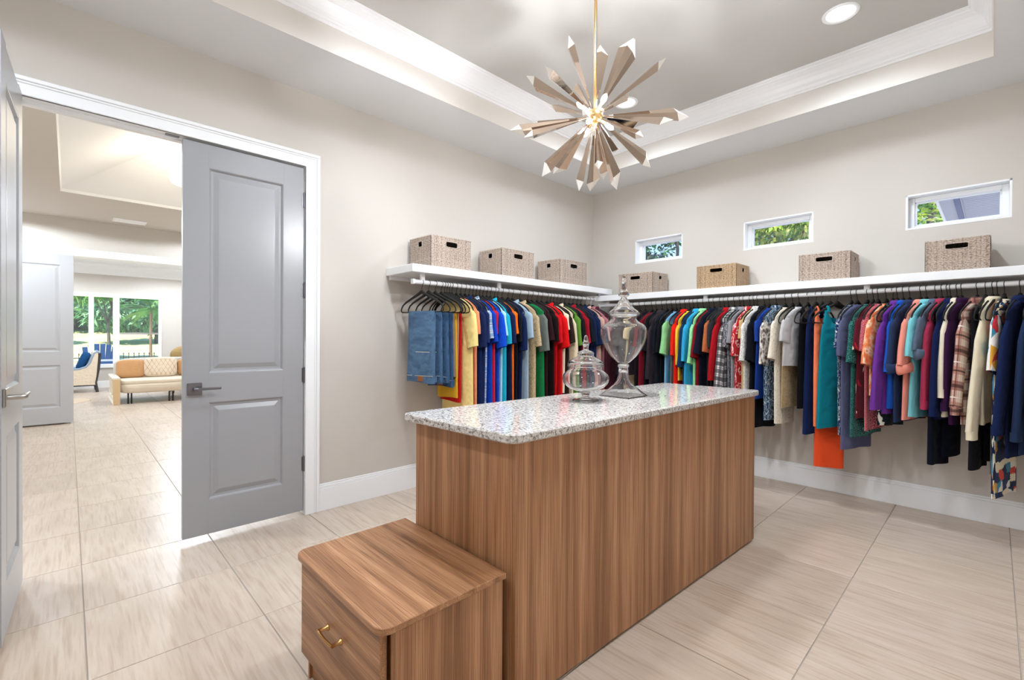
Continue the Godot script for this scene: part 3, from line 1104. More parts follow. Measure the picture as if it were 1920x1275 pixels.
# position along the rod; kind; colour; pattern; length; sleeve length (half width for trousers and skirts); what it is; sleeve colour
const DOOR_ROD := """2.525;jean;;denim;0.53;0.135;front blue jeans
2.465;jean;dfe8f2;denim;0.53;0.135;second blue jeans
2.405;jean;c8d6e6;denim;0.54;0.135;third blue jeans
2.35;jean;b4c4d8;denim;0.57;0.125;slate blue jeans
2.32;fold;8a7460;;0.50;0.13;taupe trousers
2.297;fold;d9a52c;;0.66;0.13;mustard yellow trousers
2.274;fold;b08b62;;0.50;0.125;tan trousers
2.25;fold;c01c1c;;0.69;0.12;red folded trousers
2.205;tee;f3d88c;;0.90;0.32;pale yellow tee
2.165;tee;ef9468;;0.90;0.22;salmon orange tee
2.118;polo;17244e;;0.90;0.32;navy polo
2.078;tee;1a2a58;;0.90;0.29;dark blue tee
2.04;shirt;;blueplaid;0.94;0.26;blue plaid shirt
2.005;tee;0f3fae;;0.92;0.29;deep royal blue tee
1.968;tee;c2203a;;0.86;0.22;crimson tee
1.93;tee;1148c4;;0.92;0.33;bright royal blue tee
1.89;tee;a8dcec;;0.86;0.24;pale ice blue tee
1.85;polo;21a8c4;;0.88;0.30;turquoise polo
1.80;tee;152145;;0.88;0.30;midnight navy tee
1.765;tee;f4701c;;0.92;0.22;bright orange tee
1.715;polo;14151a;;0.92;0.28;black polo
1.645;tee;13224a;;0.92;0.35;broad navy tee
1.59;shirt;9fb6c8;;0.94;0.26;light denim shirt
1.50;shirt;;tanpaisley;0.94;0.32;tan paisley shirt
1.40;tee;1d7a44;;0.92;0.36;green raglan tee;6d7570
1.34;tee;2c1418;;0.90;0.28;dark maroon tee
1.27;tee;1c1214;;0.90;0.28;blackish brown tee
1.21;tee;c8101a;;0.92;0.30;red tee
1.13;polo;dd1418;;0.92;0.34;bright red polo
1.085;tee;efdcbe;;0.82;0.18;cream tee
1.04;tee;2b2019;;0.90;0.30;dark brown tee
0.99;shirt;e4cfb0;;0.88;0.50;beige long sleeve shirt
0.93;tee;5d8a34;;0.88;0.32;olive green tee
0.87;tee;16161a;;0.90;0.30;plain black tee
0.80;polo;a01526;;0.88;0.30;dark crimson polo
0.74;tee;14161c;;0.90;0.30;charcoal black tee
0.68;tee;141f3f;;0.90;0.32;ink navy tee
0.61;polo;16264c;;0.90;0.32;blue navy polo
0.54;shirt;d0a79a;;0.90;0.30;rosy beige shirt
0.47;shirt;b07076;;0.90;0.28;dusty rose shirt
0.41;shirt;541c2c;;0.92;0.50;burgundy shirt"""

const WINDOW_ROD := """0.60;shirt;3a1420;;0.84;0.5;wine shirt
0.66;tee;191418;;0.80;0.28;near black tee
0.73;shirt;1d1216;;0.84;0.5;dark aubergine shirt
0.80;tee;dcc59a;;0.82;0.20;sandy tee
0.86;shirt;1f151b;;0.84;0.5;blackish plum shirt
0.935;tee;7c1624;;0.80;0.28;dark red tee
0.98;tee;131316;;0.84;0.30;jet black tee
1.04;shirt;332c33;;0.88;0.52;charcoal shirt
1.09;tee;151a24;;0.84;0.32;blue black tee
1.14;tee;101114;;0.84;0.32;black tee
1.185;tee;76b3dc;;0.70;0.33;light blue raglan tee;8fcf8c
1.225;fold;6f6e6b;;0.66;0.17;grey folded trousers
1.27;polo;ee2416;;0.84;0.33;scarlet polo
1.315;tee;f2c63c;;0.62;0.42;golden yellow tee
1.35;tee;143455;;0.80;0.44;petrol navy tee
1.39;polo;38a8dc;;0.82;0.38;sky blue polo
1.44;polo;9be2a0;;0.84;0.40;mint green polo
1.495;tee;7e121c;;0.84;0.35;oxblood tee
1.535;polo;14172a;;0.84;0.32;blackish navy polo
1.59;tee;1b1a1e;;0.84;0.30;black and orange tee;b0603a
1.625;shirt;2c2d31;;0.84;0.26;graphite shirt
1.66;shirt;a5121c;;0.86;0.50;deep red shirt
1.71;shirt;;bwplaid;0.90;0.62;black and white plaid shirt
1.755;shirt;;greyprint;0.80;0.26;grey print shirt
1.785;shirt;8c8c90;;0.80;0.22;plain grey shirt
1.835;polo;;redhibiscus;0.90;0.32;red hibiscus shirt
1.865;tee;c4a572;;0.70;0.18;tan tee
1.895;polo;;whiteprint;0.88;0.36;white print shirt
1.945;shirt;101218;;0.96;0.36;black shirt
1.985;tee;1d3f92;;0.72;0.20;royal blue tee
2.035;polo;;blueprint;0.88;0.38;blue leaf print shirt;blur
2.10;robe;;creamline;0.90;0.34;cream line print robe
2.15;skirt;c9b69a;creamline;0.66;0.15;beige print skirt
2.195;tee;c9c6c4;;0.45;0.20;light grey tee
2.255;dress;0d0d10;;0.80;0.15;black sundress
2.31;dress;13234f;;0.98;0.16;navy sundress
2.35;dress;fb8258;;0.92;0.15;coral orange dress
2.40;skirt;f2552a;;1.09;0.10;vermilion long skirt
2.445;dress;0e7f8e;;0.92;0.19;teal dress
2.53;robe;;whiteswirl;0.92;0.24;navy and white swirl dress
2.565;robe;5c5f7e;;1.02;0.30;slate violet robe
2.625;tee;;speckle;0.92;0.34;teal speckled top
2.658;tee;;darkfloral;0.78;0.26;dark red floral top
2.685;tee;;crimsonspeck;0.86;0.26;crimson speckled top
2.73;tee;;batik;0.62;0.36;orange batik top
2.765;dress;;greenfloral;0.86;0.14;green floral dress
2.79;shirt;6e3696;;0.74;0.62;purple shirt
2.82;shirt;1c55b4;;0.70;0.40;cobalt blue shirt
2.855;roll;2b3a5c;;0.78;0.36;navy rolled sleeve shirt
2.91;roll;f89a88;;0.76;0.36;coral rolled sleeve shirt
2.94;shirt;7fcfd8;;0.74;0.30;aqua shirt
2.985;roll;5b687c;;0.62;0.26;slate rolled sleeve shirt
3.015;shirt;a93552;;0.72;0.58;raspberry shirt
3.055;shirt;14204a;;0.74;0.62;dark navy shirt
3.04;trou;0f1220;;1.13;0.1;long black trousers
3.085;shirt;ece0c8;;0.72;0.50;ivory jacket
3.108;shirt;35163c;;0.76;0.58;dark plum shirt
3.178;shirt;;brownplaid;0.76;0.60;brown plaid flannel shirt
3.215;trou;15151a;;1.12;0.1;plain black trousers
3.245;shirt;ecdfc2;;0.74;0.74;cream cotton jacket
3.265;skirt;7c745e;;0.94;0.07;olive skirt
3.295;robe;;multifloral;1.18;0.36;bright floral robe;patch
3.36;shirt;16224a;;0.92;0.70;deep navy jacket
3.415;shirt;22314f;;0.90;0.72;dark denim coat
3.47;shirt;1a1c24;;0.90;0.60;black coat"""

func build_clothes() -> void:
	mat("stitch", "d6cbb8", 0.8)
	mat("leather", "9a5a2c", 0.7)
	for rod in 2:
		var rows := (DOOR_ROD if rod == 0 else WINDOW_ROD).split("\n")
		var place := "on the door wall rod" if rod == 0 else "on the window wall rod"
		for i in rows.size():
			var row := rows[i].split(";")
			var p := row[0].to_float()
			var by: String = rows[i - 1 if i > 0 else 1].split(";")[6]
			var at := Vector3(0.3, 1.626, p) if rod == 0 else Vector3(p, 1.561, 0.3)
			var turn := deg_to_rad(rng.randf_range(-3.0, 3.0)) + (0.0 if rod == 0 else -PI / 2 - deg_to_rad(3.0 if p < 1.5 else (8.0 if p < 2.2 else (12.0 if p < 2.55 else 15.0))))
			var kind := row[1]
			if kind == "dress":
				turn += PI
			elif kind == "jean":
				turn += deg_to_rad(11.0)
			var extra: Dictionary = {"light grey tee": 6.0, "teal speckled top": 3.0, "orange batik top": 3.0, "brown plaid flannel shirt": 3.0}
			turn -= deg_to_rad(extra.get(row[6], 0.0))
			if row[6] == "teal dress":
				turn = deg_to_rad(58.0)
			elif row[6] == "vermilion long skirt":
				turn = deg_to_rad(40.0)
			var cat: String = {"dress": "dress", "fold": "trousers", "jean": "jeans", "trou": "trousers", "skirt": "skirt", "robe": "robe"}.get(kind, "shirt")
			var last: String = row[6].get_slice(" ", row[6].get_slice_count(" ") - 1)
			if last in ["skirt", "dress", "jacket", "coat", "top"]:
				cat = last
			garment(row, at, turn, "%s next to the %s %s" % [row[6], by, place], "clothes " + place, cat, 100 + rod * 100 + i)
			hanger(at, turn, "black hanger carrying the %s %s" % [row[6], place], "hangers " + place)

# ---------------------------------------------------------------- baskets and jars
func basket_wall(st: SurfaceTool, a: Vector3, b: Vector3, y0: float, y1: float, out: Vector3, rows: int, sd: int) -> void:
	if y1 - y0 < 0.003:
		return
	var n := int(a.distance_to(b) / 0.012) + 1
	st.set_smooth_group(0)
	grid(st, n, rows * 4, func(u: float, v: float) -> Vector3:
		var row := int(v * rows * 0.9999)
		var f := v * rows - row
		var wob := sin(u * n * 1.9 + row * 2.4 + sd) * 0.5 + 0.5
		return a.lerp(b, u) + Vector3.UP * lerpf(y0, y1, v) + out * (0.0045 * sin(f * PI) * (0.78 + 0.22 * wob)), 1.0, 1.0)

func basket(label: String, at: Vector3, turn: float, w: float, h: float, d: float, m: Material) -> void:
	# local x runs along the shelf, local +z is the front with the grip hole
	var t := thing("woven_basket", label, "basket", at, turn, "woven baskets on the shelves")
	var x := w / 2
	var hx := 0.052
	var ya := h * 0.70
	var yb := h * 0.86
	var rows := 20
	var ra := int(rows * 0.70)
	var rb := rows - int(rows * 0.86)
	for side in 4:
		var st := mb()
		var hw := x if side % 2 == 0 else d / 2
		var off := d / 2 if side % 2 == 0 else x
		var q := Basis(Vector3.UP, side * PI / 2)
		var out := q * Vector3(0, 0, 1)
		var g := hx if side % 2 == 0 else hx * 0.45
		var cx := 0.0 if side % 2 == 0 else 0.0
		basket_wall(st, q * Vector3(-hw, 0, off), q * Vector3(hw, 0, off), 0.0, ya, out, ra, side)
		basket_wall(st, q * Vector3(-hw, 0, off), q * Vector3(cx - g, 0, off), ya, yb, out, 3, side)
		basket_wall(st, q * Vector3(cx + g, 0, off), q * Vector3(hw, 0, off), ya, yb, out, 3, side)
		basket_wall(st, q * Vector3(-hw, 0, off), q * Vector3(hw, 0, off), yb, h, out, rb, side)
		obj("woven_side", st, m, t)
		st = mb()
		for k: Array in [[-hw, hw, 0.004, ya], [-hw, -g, ya, yb], [g, hw, ya, yb], [-hw, hw, yb, h - 0.003]]:
			bx(st, q * Vector3((k[0] + k[1]) / 2, (k[2] + k[3]) / 2, off - 0.006), (q * Vector3(k[1] - k[0] - 0.002, k[3] - k[2], 0.008)).abs(), 0.0)
		obj("lining", st, M.basket_inside, t)
		st = mb()
		var ring := []
		for k in 25:
			var a := TAU * k / 24
			ring.append(q * Vector3(cx + (g + 0.004) * sgnpow(cos(a), 0.35), (ya + yb) / 2 + ((yb - ya) / 2 + 0.003) * sgnpow(sin(a), 0.45), off + 0.002))
		tube(st, ring, 0.0035, 6)
		obj("grip_rim", st, m, t)
	var st := mb()
	bx(st, Vector3(0, 0.004, 0), Vector3(w - 0.004, 0.006, d - 0.004), 0.0)
	obj("base", st, M.basket_inside, t)
	st = mb()
	bx(st, Vector3(0, h - 0.014, 0), Vector3(w - 0.02, 0.012, d - 0.02), 0.003)
	obj("lid", st, m, t)
	st = mb()
	tube(st, [Vector3(-x, h, -d / 2), Vector3(x, h, -d / 2), Vector3(x, h, d / 2), Vector3(-x, h, d / 2), Vector3(-x, h, -d / 2)], 0.005, 8)
	obj("top_rim", st, m, t)

func build_baskets() -> void:
	var y := 1.746
	basket("woven basket at the free end of the door wall shelf, above the jeans", Vector3(0.19, y, 2.28), PI / 2, 0.376, 0.238, 0.29, M.basket)
	basket("woven basket in the middle of the door wall shelf", Vector3(0.19, y, 1.555), PI / 2, 0.395, 0.238, 0.29, M.basket)
	basket("woven basket on the door wall shelf, nearest the room corner", Vector3(0.19, y, 0.775), PI / 2, 0.42, 0.238, 0.29, M.basket)
	y = 1.664
	basket("woven basket under the small corner window, first on the window wall shelf", Vector3(0.765, y, 0.19), 0, 0.38, 0.2, 0.29, M.basket)
	basket("tan yellowish woven basket between the first two small windows", Vector3(1.565, y, 0.19), 0, 0.34, 0.195, 0.29, M.basket_tan)
	basket("woven basket right of the middle small window on the window wall shelf", Vector3(2.365, y, 0.19), 0, 0.325, 0.198, 0.29, M.basket)
	basket("woven basket under the small window that shows the porch roof", Vector3(3.083, y, 0.19), 0, 0.297, 0.198, 0.29, M.basket)

func glass_part(called: String, prof: Array, t: Node, square_below := -1.0) -> void:
	var st := mb()
	grid(st, 40, prof.size() - 1, func(u: float, v: float) -> Vector3:
		var p: Vector2 = prof[roundi(v * (prof.size() - 1))]
		var a := u * TAU if u < 0.9999 else 0.0
		var r := p.x
		if p.y < square_below:
			var k := clampf((square_below - p.y) / (square_below * 0.55), 0.0, 1.0)
			var sq := 1.0 / maxf(absf(cos(a + PI / 4)) + absf(sin(a + PI / 4)), 0.01) * 1.32
			r *= lerpf(1.0, sq, k)
		return Vector3(cos(a) * r, p.y, sin(a) * r))
	obj(called, st, M.jar_glass, t)

func smooth_profile(keys: Array, per := 5) -> Array:
	var out := []
	for i in keys.size() - 1:
		var p0: Vector2 = keys[maxi(i - 1, 0)]
		var p1: Vector2 = keys[i]
		var p2: Vector2 = keys[i + 1]
		var p3: Vector2 = keys[mini(i + 2, keys.size() - 1)]
		for k in per:
			var q := p1.cubic_interpolate(p2, p0, p3, float(k) / per)
			q.x = maxf(q.x, 0.0)
			out.append(q)
	out.append(keys[-1])
	return out

# a hollow vessel: the outer outline and, inside it, the same outline thinner by the wall
func hollow(keys: Array, wall: float) -> Array:
	var outer := smooth_profile(keys)
	var inner := []
	for i in outer.size():
		var a: Vector2 = outer[maxi(i - 1, 0)]
		var b: Vector2 = outer[mini(i + 1, outer.size() - 1)]
		var d := (b - a).normalized()
		var q: Vector2 = outer[i] + Vector2(-d.y, d.x) * wall
		q.x = maxf(q.x, 0.0)
		inner.append(q)
	inner.reverse()
	return outer + inner

func build_jars() -> void:
	var px := 0.0026
	var t := thing("apothecary_jar", "short squat clear glass apothecary jar with a pointed lid on the granite worktop", "jar", Vector3(1.873, 0.9125, 2.60))
	# foot and stem (solid), bowl (hollow), lid (hollow with solid finial)
	glass_part("foot", smooth_profile([Vector2(0, 0), Vector2(22.5, 0.3), Vector2(24, 1.2), Vector2(22, 2.2), Vector2(12, 4), Vector2(7, 7), Vector2(7.5, 10), Vector2(9, 13), Vector2(8, 15.5), Vector2(0, 16)].map(func(p: Vector2) -> Vector2: return p * px), 4), t)
	glass_part("bowl", hollow([Vector2(0, 15.7), Vector2(8, 16.3), Vector2(22, 20), Vector2(33, 25), Vector2(41, 33), Vector2(43.5, 41), Vector2(42, 48), Vector2(37, 54), Vector2(31.5, 58), Vector2(30.5, 61), Vector2(31.5, 64)].map(func(p: Vector2) -> Vector2: return p * px), 0.0026), t)
	var lid := [Vector2(33.5, 64.3), Vector2(33.8, 67), Vector2(33, 72), Vector2(29, 76), Vector2(21, 80), Vector2(15, 84), Vector2(15.5, 88), Vector2(13, 92), Vector2(6.2, 94.5), Vector2(5, 99), Vector2(6, 105), Vector2(6.6, 108), Vector2(4.6, 112), Vector2(3.6, 118), Vector2(2.4, 122), Vector2(0, 123)]
	var sol := smooth_profile(lid.map(func(p: Vector2) -> Vector2: return p * px), 4)
	var inner := smooth_profile([Vector2(0, 86), Vector2(10, 84), Vector2(17, 79), Vector2(26, 74), Vector2(31.3, 70), Vector2(31.6, 64.3)].map(func(p: Vector2) -> Vector2: return p * px), 4)
	glass_part("lid", inner + sol, t)
	px = 0.00288
	t = thing("apothecary_jar", "tall clear glass apothecary urn with a flared square foot and spired lid on the worktop", "jar", Vector3(1.893, 0.9125, 2.30))
	var foot := smooth_profile([Vector2(33, 0), Vector2(33.5, 1.0), Vector2(27, 7), Vector2(19, 16), Vector2(13, 26), Vector2(10, 36), Vector2(9, 45), Vector2(8.4, 52), Vector2(10.5, 54), Vector2(10, 57), Vector2(7.6, 59), Vector2(0, 59.5)].map(func(p: Vector2) -> Vector2: return p * px), 4)
	var foot_in := smooth_profile([Vector2(0, 48), Vector2(5.5, 45), Vector2(7.6, 36), Vector2(10.8, 26), Vector2(17, 16), Vector2(25, 7), Vector2(31, 0.2)].map(func(p: Vector2) -> Vector2: return p * px), 4)
	glass_part("foot", foot_in + foot, t, 0.085)
	glass_part("bowl", hollow([Vector2(0, 59.7), Vector2(9, 60.5), Vector2(16, 66), Vector2(25, 75), Vector2(33.5, 88), Vector2(39, 102), Vector2(41.3, 115), Vector2(41, 123), Vector2(37, 130), Vector2(29, 135), Vector2(24.5, 138.5), Vector2(23, 142), Vector2(24, 146)].map(func(p: Vector2) -> Vector2: return p * px), 0.0028), t)
	var lid2 := smooth_profile([Vector2(24.5, 146.3), Vector2(27.5, 148.5), Vector2(28.6, 151), Vector2(26, 155), Vector2(20, 160), Vector2(14, 166), Vector2(9, 174), Vector2(6, 179), Vector2(5, 181.5), Vector2(9, 184), Vector2(10, 187), Vector2(8, 190.5), Vector2(5, 196), Vector2(3.6, 204), Vector2(3.2, 212), Vector2(3.4, 217), Vector2(2, 220.5), Vector2(0, 221)].map(func(p: Vector2) -> Vector2: return p * px), 4)
	var lid2_in := smooth_profile([Vector2(0, 178), Vector2(6, 173), Vector2(11, 166), Vector2(17, 160), Vector2(23, 155), Vector2(25.5, 151), Vector2(22.5, 146.3)].map(func(p: Vector2) -> Vector2: return p * px), 4)
	glass_part("lid", lid2_in + lid2, t)

# ---------------------------------------------------------------- chandelier: azimuth, elevation, length in mm
const SPIKES := "118 68 387;-156 51 342;-92 80 376;-32 65 389;-1 49 342;-39 37 405;-87 35 342;-82 10 342;-41 -1 437;-39 -7 365;-107 -8 363;-54 -37 361;4 -35 342;-114 -41 342;-23 -72 376;-130 -70 342;45 -66 342;107 -75 388;124 -48 401;-175 -38 342;61 -22 363;127 -19 366;140 -9 408;161 4 342;98 21 342;141 31 388;-174 28 342;-139 36 363"

func build_chandelier() -> void:
	var c := Vector3(1.93, 2.274, 2.616)
	var t := thing("chandelier", "starburst chandelier of mirrored champagne prisms on a brass rod above the island", "chandelier", c)
	var st := mb()
	var ball := []
	for k in 13:
		var a := PI * k / 12 - PI / 2
		ball.append(Vector2(maxf(0.0, cos(a) * 0.036), sin(a) * 0.036))
	lathe(st, ball, 20)
	var hub := obj("hub", st, M.gold, t)
	st = mb()
	bar(st, Vector3(0, 0.03, 0), Vector3(0, TOP - c.y - 0.03, 0), 0.0065, 10)
	obj("rod", st, M.brass, t)
	st = mb()
	lathe(st, [Vector2(0.0065, TOP - c.y - 0.05), Vector2(0.02, TOP - c.y - 0.035), Vector2(0.062, TOP - c.y - 0.022), Vector2(0.066, TOP - c.y)], 24)
	obj("canopy", st, M.brass, t)
	st = mb()
	lathe(st, [Vector2(0.0, -0.075), Vector2(0.006, -0.072), Vector2(0.007, -0.06), Vector2(0.012, -0.05), Vector2(0.012, -0.03)], 12)
	obj("finial", st, M.brass, t)
	for s in SPIKES.split(";"):
		var v := s.split(" ")
		var az := deg_to_rad(v[0].to_float())
		var el := deg_to_rad(v[1].to_float())
		var ln := v[2].to_float() / 1000.0
		var d := Vector3(cos(el) * cos(az), sin(el), cos(el) * sin(az))
		var e1 := d.cross(Vector3.UP if absf(d.y) < 0.95 else Vector3.RIGHT).normalized()
		var e2 := d.cross(e1)
		var rot := rng.randf() * TAU
		var f1 := e1 * cos(rot) + e2 * sin(rot)
		var f2 := d.cross(f1)
		st = mb()
		bar(st, d * 0.03, d * 0.12, 0.003, 6)
		var ring := func(at: float, w: float, i: int, lean: float) -> Vector3:
			var a := TAU * i / 4.0
			return d * (at + lean) + (f1 * cos(a) + f2 * sin(a)) * w * (1.0 if i % 2 == 0 else 0.6)
		var near := []
		var far := []
		for i in 4:
			near.append(ring.call(0.085, 0.007, i, 0.0))
			far.append(ring.call(ln * 0.86, 0.032, i, [0.012, 0.0, -0.014, 0.0][i]))
		var tip := d * ln + f1 * 0.014
		st.set_smooth_group(-1)
		for i in 4:
			var j := (i + 1) % 4
			poly(st, [near[i], near[j], far[j], far[i]], (near[i] + near[j]) / 2 - d * 0.085)
		poly(st, near, -d)
		var sp := obj("prism", st, M.mirror, t)
		st = mb()
		for i in 4:
			var j := (i + 1) % 4
			tri(st, far[i], far[j], tip, (far[i] + far[j]) / 2 - d * ln * 0.86 + d * 0.01)
		obj("tip", st, M.spike_tip, sp)
	# small bulbs between the prisms
	for k in 6:
		var a := TAU * k / 6 + 0.3
		var d := Vector3(cos(a) * 0.8, [0.6, -0.6][k % 2], sin(a) * 0.8).normalized()
		st = mb()
		bar(st, d * 0.03, d * 0.062, 0.007, 8)
		var b := obj("socket", st, M.brass, t)
		st = mb()
		tube(st, [d * 0.062, d * 0.07, d * 0.084, d * 0.098, d * 0.106, d * 0.110], [0.006, 0.010, 0.013, 0.011, 0.006, 0.001], 10)
		obj("bulb", st, M.bulb, b)
		var l := OmniLight3D.new()
		l.name = "bulb_light"
		l.light_energy = BULB
		l.light_color = Color(0.97, 0.98, 1.0)
		l.light_size = 0.012
		l.omni_range = 12.0
		l.omni_attenuation = 2.0
		l.shadow_enabled = true
		t.add_child(l, true)
		l.position = d * 0.085

# ---------------------------------------------------------------- next room and sitting room
func build_far_rooms() -> void:
	var h := 2.83
	# next room: side walls, far wall with a wide opening, vaulted tray ceiling
	var st := mb()
	bxx(st, -5.75, -0.13, 0, 3.7, 1.25, 1.4)
	struct("wall_hall_right", st, M.wall)
	st = mb()
	bxx(st, -5.75, -0.13, 0, 3.7, 5.9, 6.06)
	struct("wall_hall_left", st, M.wall)
	st = mb()
	bxx(st, -5.75, -5.6, 0, 3.7, 4.42, 6.06)
	bxx(st, -5.75, -5.6, 2.33, 3.7, 2.75, 4.42)
	bxx(st, -5.75, -5.6, 0, 3.7, 1.25, 2.75)
	struct("wall_hall_far", st, M.wall, "greige wall with a wide cased opening to the sitting room")
	st = mb()
	bxx(st, -5.6, -5.583, 2.317, 2.415, 2.66, 4.469, 0.003)
	bxx(st, -5.6, -5.572, 2.4, 2.418, 2.65, 4.475, 0.003)
	bxx(st, -5.6, -5.583, 0, 2.317, 4.40, 4.469, 0.003)
	bxx(st, -5.6, -5.583, 0, 2.317, 2.66, 2.75, 0.003)
	bxx(st, -5.755, -5.595, 0, 2.335, 4.40, 4.425, 0.001)
	bxx(st, -5.755, -5.595, 2.312, 2.335, 2.74, 4.42, 0.001)
	struct("trim_3", st, M.trim, "white casing round the sitting room opening")
	var root := structure_root("ceiling_hall", "pale vaulted tray ceiling of the next room")
	st = mb()
	bxx(st, -4.0, -1.3, h, h + 0.5, 4.49, 5.9)
	bxx(st, -4.0, -1.3, h, h + 0.5, 1.4, 1.9)
	bxx(st, -5.6, -4.0, h, h + 0.5, 1.4, 5.9)
	bxx(st, -1.3, -0.13, h, h + 0.5, 1.4, 5.9)
	obj("soffit", st, M.wall, root)
	st = mb()
	ring_profile(st, -4.0, -1.3, 1.9, 4.49, [Vector2(0, h), Vector2(0.012, h + 0.03), Vector2(1.0, 3.42)])
	obj("vault_side", st, M.white_ceiling, root)
	st = mb()
	bxx(st, -3.0, -2.3, 3.42, 3.6, 2.9, 3.49)
	obj("vault_top", st, M.white_ceiling, root)
	st = mb()
	bxx(st, -5.75, -0.13, 3.62, 3.75, 1.25, 6.06)
	obj("roof_slab", st, M.white_ceiling, root)
	# vent
	var t := thing("ceiling_vent", "white slotted air vent in the soffit of the next room", "vent", Vector3(-5.22, h, 3.80))
	st = mb()
	bxx(st, -0.135, 0.135, -0.008, 0, -0.185, -0.16, 0.002)
	bxx(st, -0.135, 0.135, -0.008, 0, 0.16, 0.185, 0.002)
	bxx(st, -0.135, -0.11, -0.008, 0, -0.16, 0.16, 0.002)
	bxx(st, 0.11, 0.135, -0.008, 0, -0.16, 0.16, 0.002)
	obj("frame", st, M.trim, t)
	for k in 8:
		st = mb()
		bx(st, Vector3(-0.096 + 0.0275 * k, -0.005, 0), Vector3(0.018, 0.003, 0.322), 0.0, Basis(Vector3(0, 0, 1), 0.5))
		obj("slat", st, M.trim, t)
	# pendant lamp under the vault
	t = thing("pendant_lamp", "glowing rounded cylinder pendant lamp under the vaulted ceiling of the next room", "lamp", Vector3(-2.78, 2.99, 3.52))
	st = mb()
	var prof := [Vector2(0.0, -0.165), Vector2(0.09, -0.16), Vector2(0.125, -0.14), Vector2(0.14, -0.10), Vector2(0.14, 0.10), Vector2(0.125, 0.14), Vector2(0.09, 0.16), Vector2(0.02, 0.165)]
	lathe(st, prof, 28)
	obj("shade", st, M.lamp_warm, t)
	st = mb()
	bar(st, Vector3(0, 0.16, 0), Vector3(0, 0.44, 0), 0.006, 8)
	obj("stem", st, M.brass, t)
	var l := OmniLight3D.new()
	l.name = "lamp_light"
	l.light_energy = 0.35
	l.light_color = Color(1.0, 0.95, 0.86)
	l.light_size = 0.1
	l.omni_range = 12.0
	l.omni_attenuation = 2.0
	l.shadow_enabled = true
	t.add_child(l)
	# open door folded back against the far wall of the next room
	var rails := [[0.02, 0.235], [0.81, 0.99], [2.17, 2.31]]
	var d := structure_root("door_3", "pale grey two-panel door standing open beyond the doorway", Vector3(-5.54, 0, 5.12))
	d.rotation.y = PI / 2 + deg_to_rad(-1.5)
	door_leaf(d, 0.745, 2.31, 0.02, rails, M.door_far)
	lever(d, Vector3(0.06, 0.905, 0), 1.0, M.nickel)
	# sitting room shell
	st = mb()
	bxx(st, -11.15, -5.75, 0, 3.1, 1.75, 1.9)
	struct("wall_sitting_right", st, M.wall)
	st = mb()
	bxx(st, -11.15, -5.75, 0, 3.1, 5.9, 6.06)
	struct("wall_sitting_left", st, M.wall)
	st = mb()
	bxx(st, -11.15, -11.0, 0, 3.1, 1.9, 2.765)
	bxx(st, -11.15, -11.0, 0, 3.1, 4.75, 5.9)
	bxx(st, -11.15, -11.0, 0, 0.46, 2.765, 4.75)
	bxx(st, -11.15, -11.0, 2.185, 3.1, 2.765, 4.75)
	struct("wall_sitting_far", st, M.wall, "wall with the large sitting room window")
	st = mb()
	bxx(st, -11.15, -5.75, 2.85, 3.1, 1.75, 6.06)
	struct("ceiling_sitting", st, M.white_ceiling)
	st = mb()
	ring_profile(st, -11.0, -5.75, 1.9, 5.9, [Vector2(0, 2.612), Vector2(0.014, 2.612), Vector2(0.018, 2.645), Vector2(0.03, 2.66), Vector2(0.05, 2.72), Vector2(0.10, 2.79), Vector2(0.16, 2.82), Vector2(0.17, 2.85)])
	struct("trim_4", st, M.trim, "white crown moulding of the sitting room")
	st = mb()
	bxx(st, -11.0, -10.984, 0, 0.162, 1.9, 5.9, 0.003)
	bxx(st, -11.0, -5.75, 0, 0.162, 1.9, 1.916, 0.003)
	struct("baseboard_sitting", st, M.trim)
	# large window: frame, mullions, meeting rail, three panes
	var w := structure_root("window_4", "large white framed window looking onto a lawn")
	st = mb()
	bxx(st, -11.1, -10.975, 2.098, 2.185, 2.765, 4.75, 0.004)
	bxx(st, -11.1, -10.965, 0.46, 0.548, 2.72, 4.79, 0.004)
	bxx(st, -11.1, -10.975, 0.548, 2.098, 2.765, 2.822, 0.004)
	bxx(st, -11.1, -10.975, 0.548, 2.098, 4.69, 4.75, 0.004)
	obj("window_frame", st, M.trim, w)
	for z: Array in [[4.007, 4.097], [3.56, 3.674]]:
		st = mb()
		bxx(st, -11.1, -10.985, 0.548, 2.098, z[0], z[1], 0.004)
		obj("mullion", st, M.trim, w)
	st = mb()
	bxx(st, -11.09, -11.03, 1.235, 1.28, 2.822, 3.56, 0.003)
	obj("meeting_rail", st, M.nickel, w)
	for z: Array in [[4.097, 4.69], [3.674, 4.007], [2.822, 3.56]]:
		st = mb()
		bxx(st, -11.062, -11.057, 0.548, 2.098, z[0], z[1])
		obj("pane", st, M.pane, w)
	build_sofa()
	build_armchair()
	t = thing("round_rug", "edge of a round pale rug on the sitting room floor", "rug", Vector3(-8.45, 0, 4.72))
	st = mb()
	lathe(st, [Vector2(0.0, 0.012), Vector2(0.3, 0.012), Vector2(0.56, 0.012), Vector2(0.595, 0.009), Vector2(0.6, 0.001)], 48)
	obj("pile", st, M.sand_rug, t)
	t = thing("accent_seat", "rounded olive tan seat back standing beyond the far end of the daybed", "chair", Vector3(-8.95, 0, 2.62))
	st = mb()
	grid(st, 24, 14, func(u: float, v: float) -> Vector3:
		var a := u * TAU if u < 0.9999 else 0.0
		var b := v * PI - PI / 2
		return Vector3(0.16 * cos(b) * cos(a), 0.80 + 0.19 * sin(b), 0.24 * cos(b) * sin(a)), 1.0, 1.0, true)
	obj("back_cushion", st, M.olive_fabric, t)
	st = mb()
	bxx(st, -0.25, 0.2, 0.35, 0.62, -0.26, 0.26, 0.05)
	obj("seat", st, M.olive_fabric, t)
